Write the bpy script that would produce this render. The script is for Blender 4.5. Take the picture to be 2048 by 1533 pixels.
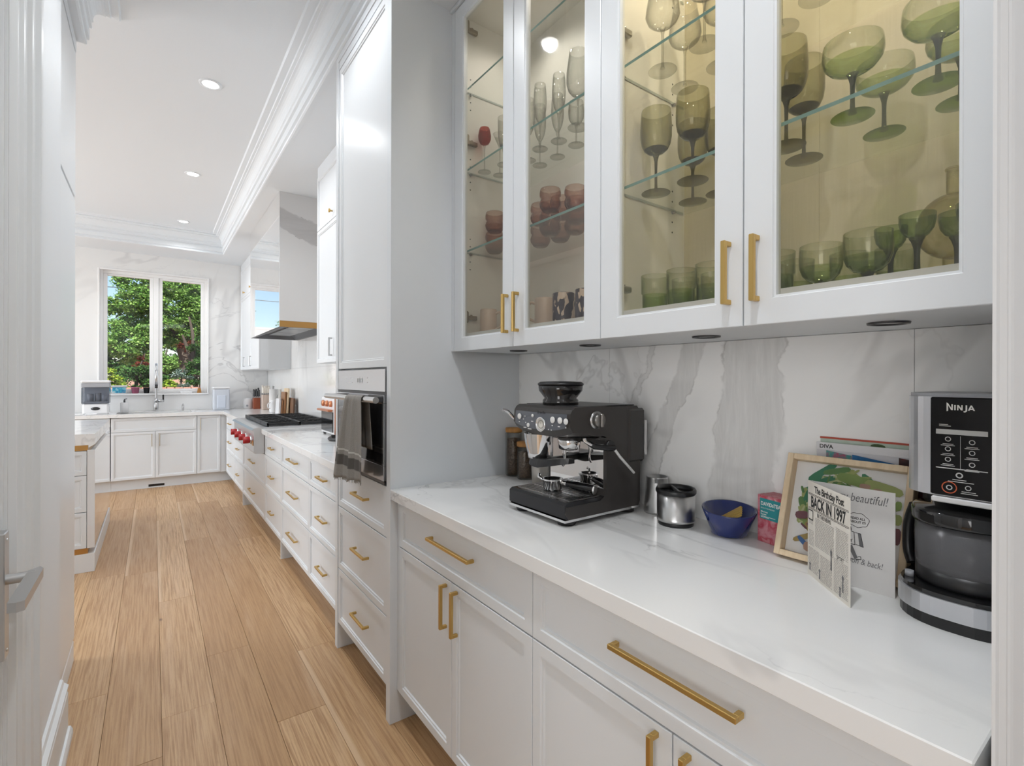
import bpy, math, random
from math import sin, cos, pi, radians, sqrt, hypot, atan2
from mathutils import Vector, Matrix

random.seed(7)
for o in list(bpy.data.objects): bpy.data.objects.remove(o)
SC = bpy.context.scene
COL = SC.collection

# ------------------------------------------------------------------ camera
CAM_H = 1.345
cam = bpy.data.cameras.new('camera'); camo = bpy.data.objects.new('camera', cam); COL.objects.link(camo)
cam.sensor_width = 36.0; cam.lens = 989.11 / 2048 * 36.0
cam.shift_y = -(766.5 - 758.6) / 2048; cam.clip_start = 0.02; cam.clip_end = 300
yaw = radians(35.99); roll = radians(0.1514)
fw = Vector((sin(yaw), cos(yaw), 0)); r0 = Vector((cos(yaw), -sin(yaw), 0)); u0 = Vector((0, 0, 1))
rt = r0 * cos(roll) + u0 * sin(roll); up = -r0 * sin(roll) + u0 * cos(roll)
M = Matrix((rt, up, -fw)).transposed().to_4x4(); M.translation = Vector((0, 0, CAM_H))
camo.matrix_world = M
SC.camera = camo

# ------------------------------------------------------------------ world, sun, large lights, exposure
SC.view_settings.view_transform = 'Standard'; SC.view_settings.look = 'None'
SC.view_settings.gamma = 1.0; SC.view_settings.use_curve_mapping = False
SC.view_settings.exposure = 0.22
SC.cycles.transparent_max_bounces = 40
SC.cycles.max_bounces = 14; SC.cycles.diffuse_bounces = 8; SC.cycles.glossy_bounces = 8; SC.cycles.transmission_bounces = 8
SC.cycles.sample_clamp_indirect = 6.0
SC.cycles.use_denoising = True

W = bpy.data.worlds.new('sky'); SC.world = W; W.use_nodes = True
wn = W.node_tree; wn.nodes.clear()
wo = wn.nodes.new('ShaderNodeOutputWorld'); wb = wn.nodes.new('ShaderNodeBackground'); ws = wn.nodes.new('ShaderNodeTexSky')
ws.sky_type = 'NISHITA'; ws.sun_disc = False; ws.sun_elevation = radians(48); ws.sun_rotation = radians(200)
ws.altitude = 100; ws.air_density = 1.0; ws.dust_density = 0.6; ws.ozone_density = 1.5
wb.inputs['Strength'].default_value = 0.15
wn.links.new(ws.outputs[0], wb.inputs[0]); wn.links.new(wb.outputs[0], wo.inputs[0])

def light(name, kind, loc, power, color=(1, 1, 1), target=None, **k):
    l = bpy.data.lights.new(name, kind); l.energy = power; l.color = color
    for a, v in k.items(): setattr(l, a, v)
    o = bpy.data.objects.new(name, l); COL.objects.link(o); o.location = loc
    if target is not None:
        o.rotation_euler = (Vector(target) - Vector(loc)).to_track_quat('-Z', 'Y').to_euler()
    return o
light('sun', 'SUN', (0, -6, 20), 10.5, (1.0, .95, .86), target=(2.2, 8, 2), angle=radians(0.6))
# daylight entering by the wide glazed opening on the left of the kitchen and by the kitchen window
light('daylight_terrace', 'AREA', (-5.2, 5.6, 1.55), 185, (.93, .975, 1.02), target=(0, 5.6, 1.45), shape='RECTANGLE', size=3.6, size_y=2.4)
wl = light('window_portal', 'AREA', (0.035, 8.13, 1.95), 1, target=(0.035, 4, 1.95), shape='RECTANGLE', size=1.10, size_y=1.5); wl.data.cycles.is_portal = True
# added soft fill under the hall ceiling, unseen behind the camera
light('hall_fill', 'AREA', (.45, -1.25, 2.85), 9, (.95, .98, 1.01), target=(.55, -1.2, 0), shape='RECTANGLE', size=1.0, size_y=1.6)
# added fill light for the nook fronts, out of view on the left
light('hall_side_fill', 'AREA', (-2.75, -1.0, 1.55), 42, (.985, .985, .985), target=(1.0, .75, 1.25), shape='RECTANGLE', size=1.9, size_y=2.0)

# ------------------------------------------------------------------ materials
MATS = {}
def newmat(name):
    m = bpy.data.materials.new(name); m.use_nodes = True; m.node_tree.nodes.clear(); return m
class NT:
    def __init__(s, m): s.t = m.node_tree
    def n(s, typ, **k):
        x = s.t.nodes.new(typ)
        for a, v in k.items():
            if a.startswith('i_'): x.inputs[int(a[2:])].default_value = v
            else: setattr(x, a, v)
        return x
    def l(s, a, b): s.t.links.new(a, b)
    def val(s, sock, v):
        if hasattr(v, 'links'): s.l(v, sock)
        else: sock.default_value = v
    def m(s, op, a, b=0.0, c=None, clamp=False):
        x = s.n('ShaderNodeMath', operation=op, use_clamp=clamp); s.val(x.inputs[0], a); s.val(x.inputs[1], b)
        if c is not None: s.val(x.inputs[2], c)
        return x.outputs[0]
    def sm(s, v, lo, hi, a=0.0, b=1.0):
        x = s.n('ShaderNodeMapRange', interpolation_type='SMOOTHSTEP'); s.val(x.inputs[0], v)
        for i, q in enumerate((lo, hi, a, b)): x.inputs[i + 1].default_value = q
        return x.outputs[0]
    def mix(s, f, a, b, mode='MIX'):
        x = s.n('ShaderNodeMix', data_type='RGBA', blend_type=mode)
        s.val(x.inputs[0], f); s.val(x.inputs[6], a if hasattr(a, 'links') else (*a[:3], 1)); s.val(x.inputs[7], b if hasattr(b, 'links') else (*b[:3], 1))
        return x.outputs[2]
    def noise(s, vec, scale, detail=3.0, rough=.55, dist=0.0):
        x = s.n('ShaderNodeTexNoise'); s.l(vec, x.inputs['Vector'])
        for a, v in (('Scale', scale), ('Detail', detail), ('Roughness', rough), ('Distortion', dist)): x.inputs[a].default_value = v
        return x.outputs[0]
    def mapv(s, vec, scale=(1, 1, 1), loc=(0, 0, 0), rot=(0, 0, 0)):
        x = s.n('ShaderNodeMapping'); s.l(vec, x.inputs[0]); x.inputs['Location'].default_value = loc
        x.inputs['Rotation'].default_value = rot; x.inputs['Scale'].default_value = scale; return x.outputs[0]
    def obj(s): return s.n('ShaderNodeTexCoord').outputs['Object']
    def pos(s): return s.n('ShaderNodeNewGeometry').outputs['Position']
    def bsdf(s, color, rough=.5, metal=0.0, normal=None, spec=.5, coat=0.0, emis=None, estr=0.0, trans=0.0):
        b = s.n('ShaderNodeBsdfPrincipled'); o = s.n('ShaderNodeOutputMaterial')
        s.val(b.inputs['Base Color'], color if hasattr(color, 'links') else (*color[:3], 1))
        s.val(b.inputs['Roughness'], rough); b.inputs['Metallic'].default_value = metal
        b.inputs['Specular IOR Level'].default_value = spec; b.inputs['Coat Weight'].default_value = coat
        b.inputs['Coat Roughness'].default_value = .05; b.inputs['Transmission Weight'].default_value = trans
        if emis: b.inputs['Emission Color'].default_value = (*emis, 1); b.inputs['Emission Strength'].default_value = estr
        if normal is not None: s.l(normal, b.inputs['Normal'])
        s.l(b.outputs[0], o.inputs[0]); return b
    def bump(s, h, strength=.2, dist=.01):
        x = s.n('ShaderNodeBump'); s.l(h, x.inputs['Height']); x.inputs['Strength'].default_value = strength; x.inputs['Distance'].default_value = dist
        return x.outputs[0]

def plain(name, color, rough=.5, metal=0.0, bump=None, var=0.0, **k):
    m = newmat(name); t = NT(m); c = color; nrm = None
    if var:
        v = t.noise(t.obj(), 9, 3)
        c = t.mix(v, tuple(x * (1 - var) for x in color), tuple(min(1, x * (1 + var)) for x in color))
    if bump:
        nrm = t.bump(t.noise(t.obj(), bump[0], 2), bump[1], .002)
    t.bsdf(c, rough, metal, nrm, **k); return m

def emit(name, color, strength):
    m = newmat(name); t = NT(m); e = t.n('ShaderNodeEmission'); e.inputs[0].default_value = (*color, 1); e.inputs[1].default_value = strength
    o = t.n('ShaderNodeOutputMaterial'); t.l(e.outputs[0], o.inputs[0]); return m

def thin_glass(name, tint, edge=None, gloss=1.0, blend=.35, rough=0.03, power=2.2):
    """thin clear or tinted glass: coloured transmission that deepens at grazing angles (longer path), Fresnel reflection"""
    m = newmat(name); t = NT(m); edge = edge or tuple(x ** power for x in tint)
    lw = t.n('ShaderNodeLayerWeight'); lw.inputs[0].default_value = blend
    c = t.mix(t.m('POWER', lw.outputs['Facing'], 1.6), tint, edge)
    tr = t.n('ShaderNodeBsdfTransparent'); t.l(c, tr.inputs[0])
    gl = t.n('ShaderNodeBsdfGlossy'); gl.inputs['Roughness'].default_value = rough
    l2 = t.n('ShaderNodeLayerWeight'); l2.inputs[0].default_value = .5
    fr = t.m('MULTIPLY_ADD', t.m('POWER', l2.outputs['Facing'], 5.0), .94, .042)       # Schlick
    mx = t.n('ShaderNodeMixShader'); t.l(t.m('MULTIPLY', fr, gloss), mx.inputs[0]); t.l(tr.outputs[0], mx.inputs[1]); t.l(gl.outputs[0], mx.inputs[2])
    o = t.n('ShaderNodeOutputMaterial'); t.l(mx.outputs[0], o.inputs[0]); return m

WHITE = plain('white_lacquer', (.708, .735, .760), .32, spec=.45)
WHITE_GLOSS = plain('white_gloss_lacquer', (.72, .74, .755), .29, spec=.6)
WALLP = plain('white_wall_paint', (.77, .785, .80), .5)
CEILP = plain('ceiling_paint', (.765, .80, .830), .7)
TRIMP = plain('trim_paint', (.745, .765, .78), .35)
BRASS = plain('brushed_brass', (.62, .42, .15), .34, 1.0, bump=(220, .06))
BRASS_DK = plain('aged_brass', (.52, .29, .10), .38, 1.0)
CHROME = plain('chrome', (.80, .80, .81), .09, 1.0)
STEEL = plain('brushed_steel', (.60, .60, .60), .28, 1.0)
STEEL_DK = plain('dark_steel', (.10, .10, .105), .35, 1.0)
NICKEL = plain('satin_nickel', (.52, .52, .52), .30, 1.0)
BLACK = plain('black_plastic', (.012, .012, .013), .35)
BLACK_GLOSS = plain('gloss_black', (.006, .006, .007), .06, coat=.5)
IRON = plain('cast_iron', (.010, .010, .011), .45)
DARKGAP = plain('shadow_gap', (.03, .03, .03), .8)

def marble_mat(name, base, vein, scale, seed, rough=.10, bands=(), amount=1.0, stretch=(1, 1, 1), fine=1.0, thick=.035):
    m = newmat(name); t = NT(m); p = t.pos()
    v = t.mapv(p, stretch, (seed, seed * .7, seed * 1.3))
    n1 = t.noise(v, scale, 5, .6, .6); n2 = t.noise(t.mapv(v, (1, 1, 1), (9, 4, 2)), scale * .55, 4, .55, 1.1)
    big = t.noise(t.mapv(v, (1, 1, 1), (3, 8, 5)), scale * .4, 2)
    def line(n, w): return t.m('SUBTRACT', 1.0, t.sm(t.m('ABSOLUTE', t.m('SUBTRACT', n, .5)), 0.0, w))
    a = t.m('MULTIPLY', line(n1, thick * .35), t.sm(big, .48, .68))
    b = t.m('MULTIPLY', line(n2, thick), t.sm(big, .42, .62))
    f = t.m('ADD', t.m('MULTIPLY', a, .75 * fine), t.m('MULTIPLY', b, .40), clamp=True)
    sx = t.n('ShaderNodeSeparateXYZ'); t.l(p, sx.inputs[0])
    wob = t.m('SUBTRACT', t.noise(p, 6.0, 4, .6), .5); wob2 = t.m('SUBTRACT', t.noise(p, 22.0, 4, .65), .5)
    streak = t.noise(t.mapv(p, (1, 26, 3.2), rot=(0, 0, 0)), 1.6, 5, .7, .5)
    for (ax, c0, c1, hw, amp, strength) in bands:      # a wide streaked vein: centre c0 + c1*z, half width hw
        u = sx.outputs[ax]
        cen = t.m('ADD', t.m('MULTIPLY', sx.outputs[2], c1), c0)
        d = t.m('ADD', t.m('SUBTRACT', u, cen), t.m('ADD', t.m('MULTIPLY', wob, amp), t.m('MULTIPLY', wob2, amp * .35)))
        ad = t.m('DIVIDE', t.m('ABSOLUTE', d), t.m('ADD', .45, t.m('MULTIPLY', t.noise(t.mapv(p, (1, 1.5, 1), (c0 * 9, 0, 0)), 4.5, 2), 1.1)))
        inside = t.m('SUBTRACT', 1.0, t.sm(ad, hw * .8, hw * 1.05))
        rim = t.m('MULTIPLY', t.sm(t.noise(t.mapv(p, (1, 1, 1), (0, c0 * 5, 0)), 7, 2), .42, .62), t.m('SUBTRACT', 1.0, t.sm(t.m('ABSOLUTE', t.m('SUBTRACT', ad, hw * .92)), 0.0, .0065)))
        g = t.m('ADD', t.m('MULTIPLY', inside, t.m('ADD', t.m('MULTIPLY', streak, .75), .02)), t.m('MULTIPLY', rim, t.m('MULTIPLY', t.noise(p, 40, 2), .9)))
        f = t.m('ADD', f, t.m('MULTIPLY', g, strength), clamp=True)
    col = t.mix(t.m('MULTIPLY', f, amount, clamp=True), base, vein)
    t.bsdf(col, rough, spec=.5); return m
MARBLE_TOP = marble_mat('white_quartz_grey_veins', (.80, .80, .795), (.42, .42, .43), 2.6, 3.1, .13, thick=.032, amount=1.0, stretch=(1.5, .7, 1))
MARBLE_SPLASH = marble_mat('nook_splashback_marble', (.90, .90, .89), (.30, .29, .275), 1.7, 11.0, .07, fine=.45,
    bands=((1, .815, -.06, .095, .10, .85), (1, 1.52, -.42, .040, .10, .75), (1, 1.66, -.40, .012, .12, .6)), amount=.8)
MARBLE_WALL = marble_mat('kitchen_wall_marble', (.78, .78, .775), (.40, .40, .41), 1.15, 27.0, .09, amount=.85, thick=.030, fine=.8)
MARBLE_HOOD = marble_mat('hood_marble', (.72, .715, .71), (.30, .29, .29), .9, 5.0, .05, thick=.02, fine=.5, bands=((0, 8.22, -2.7, .27, .30, 1.0),))

def wood_floor(name):
    m = newmat(name); t = NT(m); p = t.pos(); oi = t.n('ShaderNodeObjectInfo'); rnd = oi.outputs['Random']
    off = t.n('ShaderNodeCombineXYZ'); t.l(t.m('MULTIPLY', rnd, 37.0), off.inputs[0]); t.l(t.m('MULTIPLY', rnd, 91.0), off.inputs[1])
    va = t.n('ShaderNodeVectorMath', operation='ADD'); t.l(p, va.inputs[0]); t.l(off.outputs[0], va.inputs[1]); v = va.outputs[0]
    grain = t.noise(t.mapv(v, (130, 2.6, 1)), 1.0, 5, .62, .35)
    fib = t.noise(t.mapv(v, (420, 22, 1)), 1.0, 3, .7)
    soft = t.noise(t.mapv(v, (9, .9, 1)), 1.0, 3, .5, .9)
    base = t.mix(rnd, (.46, .280, .140), (.63, .425, .240))
    c = t.mix(t.sm(grain, .36, .70), base, (.36, .205, .10))
    c = t.mix(t.m('MULTIPLY', t.sm(soft, .5, .78), .42), c, (.60, .42, .27))
    c = t.mix(t.m('MULTIPLY', t.sm(fib, .55, .72), .42), c, (.27, .145, .065))
    sxx = t.n('ShaderNodeSeparateXYZ'); t.l(p, sxx.inputs[0])
    uu = t.m('FRACT', t.m('MULTIPLY', t.m('ADD', sxx.outputs[0], .335 + .183 * 6), 1 / .183))     # place across the plank
    sap = t.m('MULTIPLY', t.sm(t.m('ADD', uu, t.m('MULTIPLY', t.noise(t.mapv(v, (3, .7, 1)), 1.0, 2), .10)), .12, .19, 1, 0), t.sm(t.m('FRACT', t.m('MULTIPLY', rnd, 7.3)), .62, .66))
    c = t.mix(t.m('MULTIPLY', sap, .55), c, (.70, .52, .35))     # pale sapwood edge on some planks
    kn = t.n('ShaderNodeTexVoronoi'); t.l(t.mapv(v, (2.6, 1.1, 1)), kn.inputs['Vector']); kn.inputs['Scale'].default_value = 1.0
    c = t.mix(t.m('MULTIPLY', t.sm(kn.outputs['Distance'], 0.0, .035, 1, 0), .8), c, (.10, .05, .03))
    t.bsdf(c, t.sm(grain, .3, .8, .30, .42), normal=t.bump(t.m('ADD', grain, t.m('MULTIPLY', fib, .5)), .10, .002), spec=.28); return m
OAK = wood_floor('oiled_oak')
def wood(name, a, b, sx=(60, 60, 4), rough=.5):
    m = newmat(name); t = NT(m); g = t.noise(t.mapv(t.obj(), sx), 1, 4, .6, .6); t.bsdf(t.mix(t.sm(g, .3, .7), a, b), rough); return m
WOOD_PALE = wood('pale_maple', (.72, .58, .40), (.62, .47, .30)); WOOD_MID = wood('acacia', (.36, .19, .09), (.24, .11, .05)); WOOD_DARK = wood('walnut', (.20, .10, .05), (.11, .055, .03))
WOOD_LID = wood('bamboo_lid', (.46, .22, .055), (.36, .16, .035)); WOOD_PINK = wood('bleached_beech', (.66, .54, .46), (.56, .44, .37)); WOOD_RED = wood('cherry', (.30, .075, .03), (.22, .05, .02))

PANE = thin_glass('door_pane_glass', (.90, .885, .85), edge=(.70, .68, .62), gloss=1.0)
WINGLASS = thin_glass('window_glass', (.97, .98, .975), gloss=.6)
CLEAR = thin_glass('clear_glass', (.955, .955, .945), edge=(.62, .62, .60), blend=.5)
CLEAR_STEM = thin_glass('clear_glass_stem', (.88, .88, .86), edge=(.45, .45, .44), blend=.5)
OLIVE = thin_glass('olive_glass', (.86, .855, .76), edge=(.50, .49, .34), blend=.45)
OLIVE_STEM = thin_glass('olive_glass_thick', (.36, .35, .25), edge=(.10, .10, .06), blend=.45)
OLIVE_FOOT = thin_glass('olive_glass_foot', (.58, .56, .36), edge=(.20, .20, .09), blend=.4)
GREEN = thin_glass('green_glass', (.93, .94, .89), edge=(.56, .62, .44), blend=.45)
GREEN_LOW = thin_glass('green_glass_deep', (.76, .83, .62), edge=(.36, .46, .22), blend=.45)
GREEN_STEM = thin_glass('green_glass_thick', (.26, .30, .22), edge=(.07, .09, .06), blend=.45)
GREEN_FOOT = thin_glass('green_glass_foot', (.62, .76, .32), edge=(.14, .25, .06), blend=.4)
PINK = thin_glass('rose_glass', (.90, .79, .74), edge=(.62, .44, .38), blend=.5)
PINK_LOW = thin_glass('rose_glass_deep', (.80, .64, .58), edge=(.48, .30, .25), blend=.5)
AMBER = thin_glass('pale_amber_glass', (.95, .935, .87), edge=(.70, .66, .50), blend=.5)
RED_GLASS = thin_glass('red_glass', (.72, .32, .26), edge=(.50, .14, .11), blend=.4)
TEAL_EDGE = plain('glass_shelf_edge', (.20, .36, .36), .15, spec=.5)
SHELF = thin_glass('shelf_glass', (.985, .99, .985), edge=(.93, .955, .94), gloss=.8)
SHELF_SIDE = plain('glass_side_edge', (.42, .46, .44), .2)
SMOKE = thin_glass('smoky_plastic', (.66, .66, .67), edge=(.36, .36, .37), blend=.4)
SMOKE_LT = thin_glass('tinted_plastic', (.62, .64, .68), edge=(.40, .42, .46), blend=.4)
FROST = plain('milky_plastic', (.72, .76, .83), .25, trans=.25)
def hazy(name, tint, haze, f):
    m = newmat(name); t = NT(m); a = t.n('ShaderNodeBsdfTransparent'); a.inputs[0].default_value = (*tint, 1)
    b = t.n('ShaderNodeBsdfPrincipled'); b.inputs['Base Color'].default_value = (*haze, 1); b.inputs['Roughness'].default_value = .22
    x = t.n('ShaderNodeMixShader'); x.inputs[0].default_value = f; t.l(a.outputs[0], x.inputs[1]); t.l(b.outputs[0], x.inputs[2])
    o = t.n('ShaderNodeOutputMaterial'); t.l(x.outputs[0], o.inputs[0]); return m
HAZY = hazy('hazy_smoky_plastic', (.62, .62, .64), (.20, .20, .21), .5)  # frosted reflection put into the bowl plastic as grey haze
PANEL_BK = plain('black_glass_panel', (.005, .005, .006), .12, spec=.22)
JAR = thin_glass('jar_glass', (.93, .93, .92), edge=(.6, .6, .58), blend=.45)

def linen():
    m = newmat('cream_linen'); t = NT(m); p = t.pos()
    a = t.noise(t.mapv(p, (1, 260, 6)), 1, 3, .7); b = t.noise(t.mapv(p, (1, 8, 300)), 1, 3, .7)
    f = t.m('ADD', t.m('MULTIPLY', a, .6), t.m('MULTIPLY', b, .4))
    t.bsdf(t.mix(f, (.56, .50, .37), (.74, .68, .53)), .75, normal=t.bump(f, .15, .001)); return m
LINEN = linen()
CREAM_INT = plain('cabinet_interior', (.80, .785, .745), .5)
def towel_mat():
    m = newmat('grey_linen_towel'); t = NT(m); p = t.obj(); sx = t.n('ShaderNodeSeparateXYZ'); t.l(p, sx.inputs[0]); z = sx.outputs[2]
    w = t.noise(t.mapv(p, (300, 300, 300)), 1, 2, .7)
    c = t.mix(w, (.18, .165, .148), (.34, .32, .295))
    band = t.m('MULTIPLY', t.sm(z, .055, .060), t.sm(z, .100, .105, 1, 0)); c = t.mix(t.m('MULTIPLY', band, .85), c, (.055, .050, .046))
    ln = t.m('MULTIPLY', t.sm(z, .120, .122), t.sm(z, .127, .129, 1, 0)); c = t.mix(t.m('MULTIPLY', ln, .8), c, (.55, .53, .50))
    t.bsdf(c, .9, normal=t.bump(w, .25, .001)); return m
TOWEL = towel_mat()
def beans():
    m = newmat('coffee_beans'); t = NT(m); v = t.n('ShaderNodeTexVoronoi'); t.l(t.obj(), v.inputs['Vector']); v.inputs['Scale'].default_value = 150
    t.bsdf(t.mix(v.outputs['Distance'], (.24, .155, .10), (.035, .02, .012)), .4, normal=t.bump(v.outputs['Distance'], .5, .003)); return m
BEANS = beans()
def leafmat(name, cols):
    m = newmat(name); t = NT(m); g = t.n('ShaderNodeNewGeometry'); r = t.n('ShaderNodeValToRGB'); t.l(g.outputs['Random Per Island'], r.inputs[0])
    e = r.color_ramp.elements; e[0].color = (*cols[0], 1); e[1].color = (*cols[-1], 1)
    for i, c in enumerate(cols[1:-1]): x = e.new((i + 1) / (len(cols) - 1)); x.color = (*c, 1)
    d = t.n('ShaderNodeBsdfDiffuse'); t.l(r.outputs[0], d.inputs[0]); tl = t.n('ShaderNodeBsdfTranslucent'); t.l(r.outputs[0], tl.inputs[0])
    mx = t.n('ShaderNodeMixShader'); mx.inputs[0].default_value = .35; t.l(d.outputs[0], mx.inputs[1]); t.l(tl.outputs[0], mx.inputs[2])
    o = t.n('ShaderNodeOutputMaterial'); t.l(mx.outputs[0], o.inputs[0]); return m
BARK = plain('bark', (.06, .045, .035), .9, bump=(30, .6), var=.4)
PAPER = plain('cream_card', (.74, .70, .63), .7); PAPER_W = plain('white_card', (.70, .69, .68), .7); INK = plain('black_ink', (.02, .02, .02), .8); INK_G = plain('grey_ink', (.16, .16, .165), .8); INK_M = plain('faded_ink', (.36, .34, .32), .8)
LAMP_ON = emit('lamp_lens', (1.0, .98, .95), 9.0)
# ------------------------------------------------------------------ mesh helpers
class MB:
    def __init__(s): s.v = []; s.f = []; s.mi = []; s.sm = []
    def add(s, vs, fs, m=0, smooth=False):
        b = len(s.v); s.v += [tuple(v) for v in vs]
        for f in fs: s.f.append(tuple(b + i for i in f)); s.mi.append(m); s.sm.append(smooth)
        return s
    def box(s, x0, x1, y0, y1, z0, z1, m=0, b=0.0):
        x0, x1 = min(x0, x1), max(x0, x1); y0, y1 = min(y0, y1), max(y0, y1); z0, z1 = min(z0, z1), max(z0, z1)
        if b <= 0:
            vs = [(x, y, z) for x in (x0, x1) for y in (y0, y1) for z in (z0, z1)]
            return s.add(vs, [(0, 1, 3, 2), (4, 6, 7, 5), (0, 4, 5, 1), (2, 3, 7, 6), (0, 2, 6, 4), (1, 5, 7, 3)], m)
        b = min(b, (x1 - x0) * .45, (y1 - y0) * .45, (z1 - z0) * .45)
        lo = (x0, y0, z0); hi = (x1, y1, z1); vs = []; idx = {}
        for c in range(8):
            sg = [(c >> k) & 1 for k in range(3)]
            for ax in range(3):
                p = [hi[k] - b if sg[k] else lo[k] + b for k in range(3)]; p[ax] = hi[ax] if sg[ax] else lo[ax]
                idx[(c, ax)] = len(vs); vs.append(tuple(p))
        fs = []
        for ax in range(3):
            o = [k for k in range(3) if k != ax]
            for side in (0, 1):
                q = []
                for (i, j) in ((0, 0), (1, 0), (1, 1), (0, 1)):
                    q.append(idx[((side << ax) | (i << o[0]) | (j << o[1]), ax)])
                fs.append(tuple(q))
            for (i, j) in ((0, 0), (1, 0), (1, 1), (0, 1)):
                c0 = (i << o[0]) | (j << o[1]); c1 = c0 | (1 << ax)
                fs.append((idx[(c0, o[0])], idx[(c1, o[0])], idx[(c1, o[1])], idx[(c0, o[1])]))
        for c in range(8): fs.append((idx[(c, 0)], idx[(c, 1)], idx[(c, 2)]))
        return s.add(vs, fs, m)
    def prism(s, poly, axis, a0, a1, m=0, smooth=False):
        """extrude a 2-D polygon along an axis; poly is in the other two axes, in xyz order"""
        n = len(poly)
        def p(q, a):
            if axis == 'x': return (a, q[0], q[1])
            if axis == 'y': return (q[0], a, q[1])
            return (q[0], q[1], a)
        vs = [p(q, a0) for q in poly] + [p(q, a1) for q in poly]
        s.add(vs, [(i, (i + 1) % n, n + (i + 1) % n, n + i) for i in range(n)], m, smooth)
        return s.add(vs, [tuple(range(n)), tuple(range(2 * n - 1, n - 1, -1))], m)
    def lathe(s, prof, c=(0, 0, 0), seg=24, m=0, smooth=True, axis='z', a0=0.0, a1=None):
        """revolve (radius, height); radius 0 closes the end"""
        vs = []; fs = []; rings = []
        full = a1 is None; N = seg if full else seg + 1
        for (r, h) in prof:
            if r <= 1e-7:
                rings.append([len(vs)]); vs.append((0, 0, h))
            else:
                rings.append(list(range(len(vs), len(vs) + N)))
                for k in range(N):
                    t = (2 * pi * k / seg) if full else a0 + (a1 - a0) * k / seg
                    vs.append((r * cos(t), r * sin(t), h))
        for A, B in zip(rings, rings[1:]):
            for k in range(seg):
                k2 = (k + 1) % N
                a, b, d, e = A[k % len(A)], A[k2 % len(A)], B[k2 % len(B)], B[k % len(B)]
                f = []
                for q in (a, b, d, e):
                    if q not in f: f.append(q)
                if len(f) > 2: fs.append(tuple(f))
        if axis == 'x': vs = [(h, x, y) for (x, y, h) in vs]
        elif axis == '-x': vs = [(-h, x, y) for (x, y, h) in vs]
        elif axis == 'y': vs = [(x, h, y) for (x, y, h) in vs]
        elif axis == '-y': vs = [(x, -h, y) for (x, y, h) in vs]
        return s.add([(x + c[0], y + c[1], z + c[2]) for x, y, z in vs], fs, m, smooth)
    def cyl(s, c, r, h, seg=16, m=0, axis='z', r2=None, b=0.0):
        r2 = r if r2 is None else r2
        pr = [(0, 0), (r - b, 0), (r, b), (r2, h - b), (r2 - b, h), (0, h)] if b else [(0, 0), (r, 0), (r2, h), (0, h)]
        n0 = len(s.f); s.lathe(pr, c, seg, m, True, axis)
        if not b:
            for i in range(n0, len(s.f)):
                if len(s.f[i]) == 3: s.sm[i] = False
        return s
    def tube(s, path, r, seg=8, m=0, closed=False, cap=True, flat=None):
        P = [Vector(p) for p in path]; n = len(P); vs = []; fs = []; prev = None
        for i, p in enumerate(P):
            if closed: d = P[(i + 1) % n] - P[i - 1]
            else: d = P[min(i + 1, n - 1)] - P[max(i - 1, 0)]
            d.normalize()
            if prev is None:
                a = Vector((0, 0, 1)) if abs(d.z) < .9 else Vector((1, 0, 0)); u = d.cross(a).normalized()
            else: u = (prev - d * prev.dot(d)).normalized()
            prev = u; w = d.cross(u); rr = r[i] if isinstance(r, (list, tuple)) else r
            for k in range(seg):
                t = 2 * pi * k / seg + (pi / seg if flat else 0); q = p + (u * cos(t) + w * sin(t)) * rr; vs.append(tuple(q))
        for i in range(n if closed else n - 1):
            j = (i + 1) % n
            for k in range(seg): fs.append((i * seg + k, i * seg + (k + 1) % seg, j * seg + (k + 1) % seg, j * seg + k))
        s.add(vs, fs, m, not flat)
        if cap and not closed: s.add(vs, [tuple(range(seg - 1, -1, -1)), tuple(range((n - 1) * seg, n * seg))], m)
        return s
    def grid(s, fn, nu, nv, m=0, smooth=True):
        vs = [fn(i / nu, j / nv) for j in range(nv + 1) for i in range(nu + 1)]
        return s.add(vs, [(j * (nu + 1) + i, j * (nu + 1) + i + 1, (j + 1) * (nu + 1) + i + 1, (j + 1) * (nu + 1) + i) for j in range(nv) for i in range(nu)], m, smooth)
    def rings(s, R, m=0, cap=True):
        """R: list of closed loops with the same count"""
        n = len(R[0]); vs = [p for r in R for p in r]
        fs = [(i * n + k, i * n + (k + 1) % n, (i + 1) * n + (k + 1) % n, (i + 1) * n + k) for i in range(len(R) - 1) for k in range(n)]
        s.add(vs, fs, m)
        if cap: s.add(R[-1], [tuple(range(n))], m)
        return s
    def xf(s, fn, start=0):
        s.v = s.v[:start] + [tuple(fn(v)) for v in s.v[start:]]; return s
    def build(s, name, mats, parent=None, kind=None, label=None, loc=None):
        me = bpy.data.meshes.new(name)
        off = Vector((0, 0, 0))
        if parent is not None: off = ORG[parent.name]
        if loc is not None: off = Vector(loc)
        me.from_pydata([tuple(Vector(v) - off) for v in s.v], [], s.f)
        mats = mats if isinstance(mats, (list, tuple)) else [mats]
        for x in mats: me.materials.append(x)
        me.polygons.foreach_set('material_index', s.mi); me.polygons.foreach_set('use_smooth', s.sm)
        me.update(); 
        import bmesh
        bm = bmesh.new(); bm.from_mesh(me); bmesh.ops.recalc_face_normals(bm, faces=bm.faces); bm.to_mesh(me); bm.free()
        o = bpy.data.objects.new(name, me); COL.objects.link(o)
        if parent is not None: o.parent = parent; ORG[o.name] = off
        else: o.location = off; ORG[o.name] = off
        if kind: o['kind'] = kind
        if label: o['label'] = label
        return o
ORG = {}
def thing(name, label, cat, loc=(0, 0, 0), group=None, rz=0.0, local=False):
    o = bpy.data.objects.new(name, None); COL.objects.link(o); o.location = loc; o.rotation_euler = (0, 0, rz)
    o.empty_display_size = .05; o['label'] = label; o['category'] = cat
    if group: o['group'] = group
    ORG[o.name] = Vector((0, 0, 0)) if local else Vector(loc)
    return o
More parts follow.
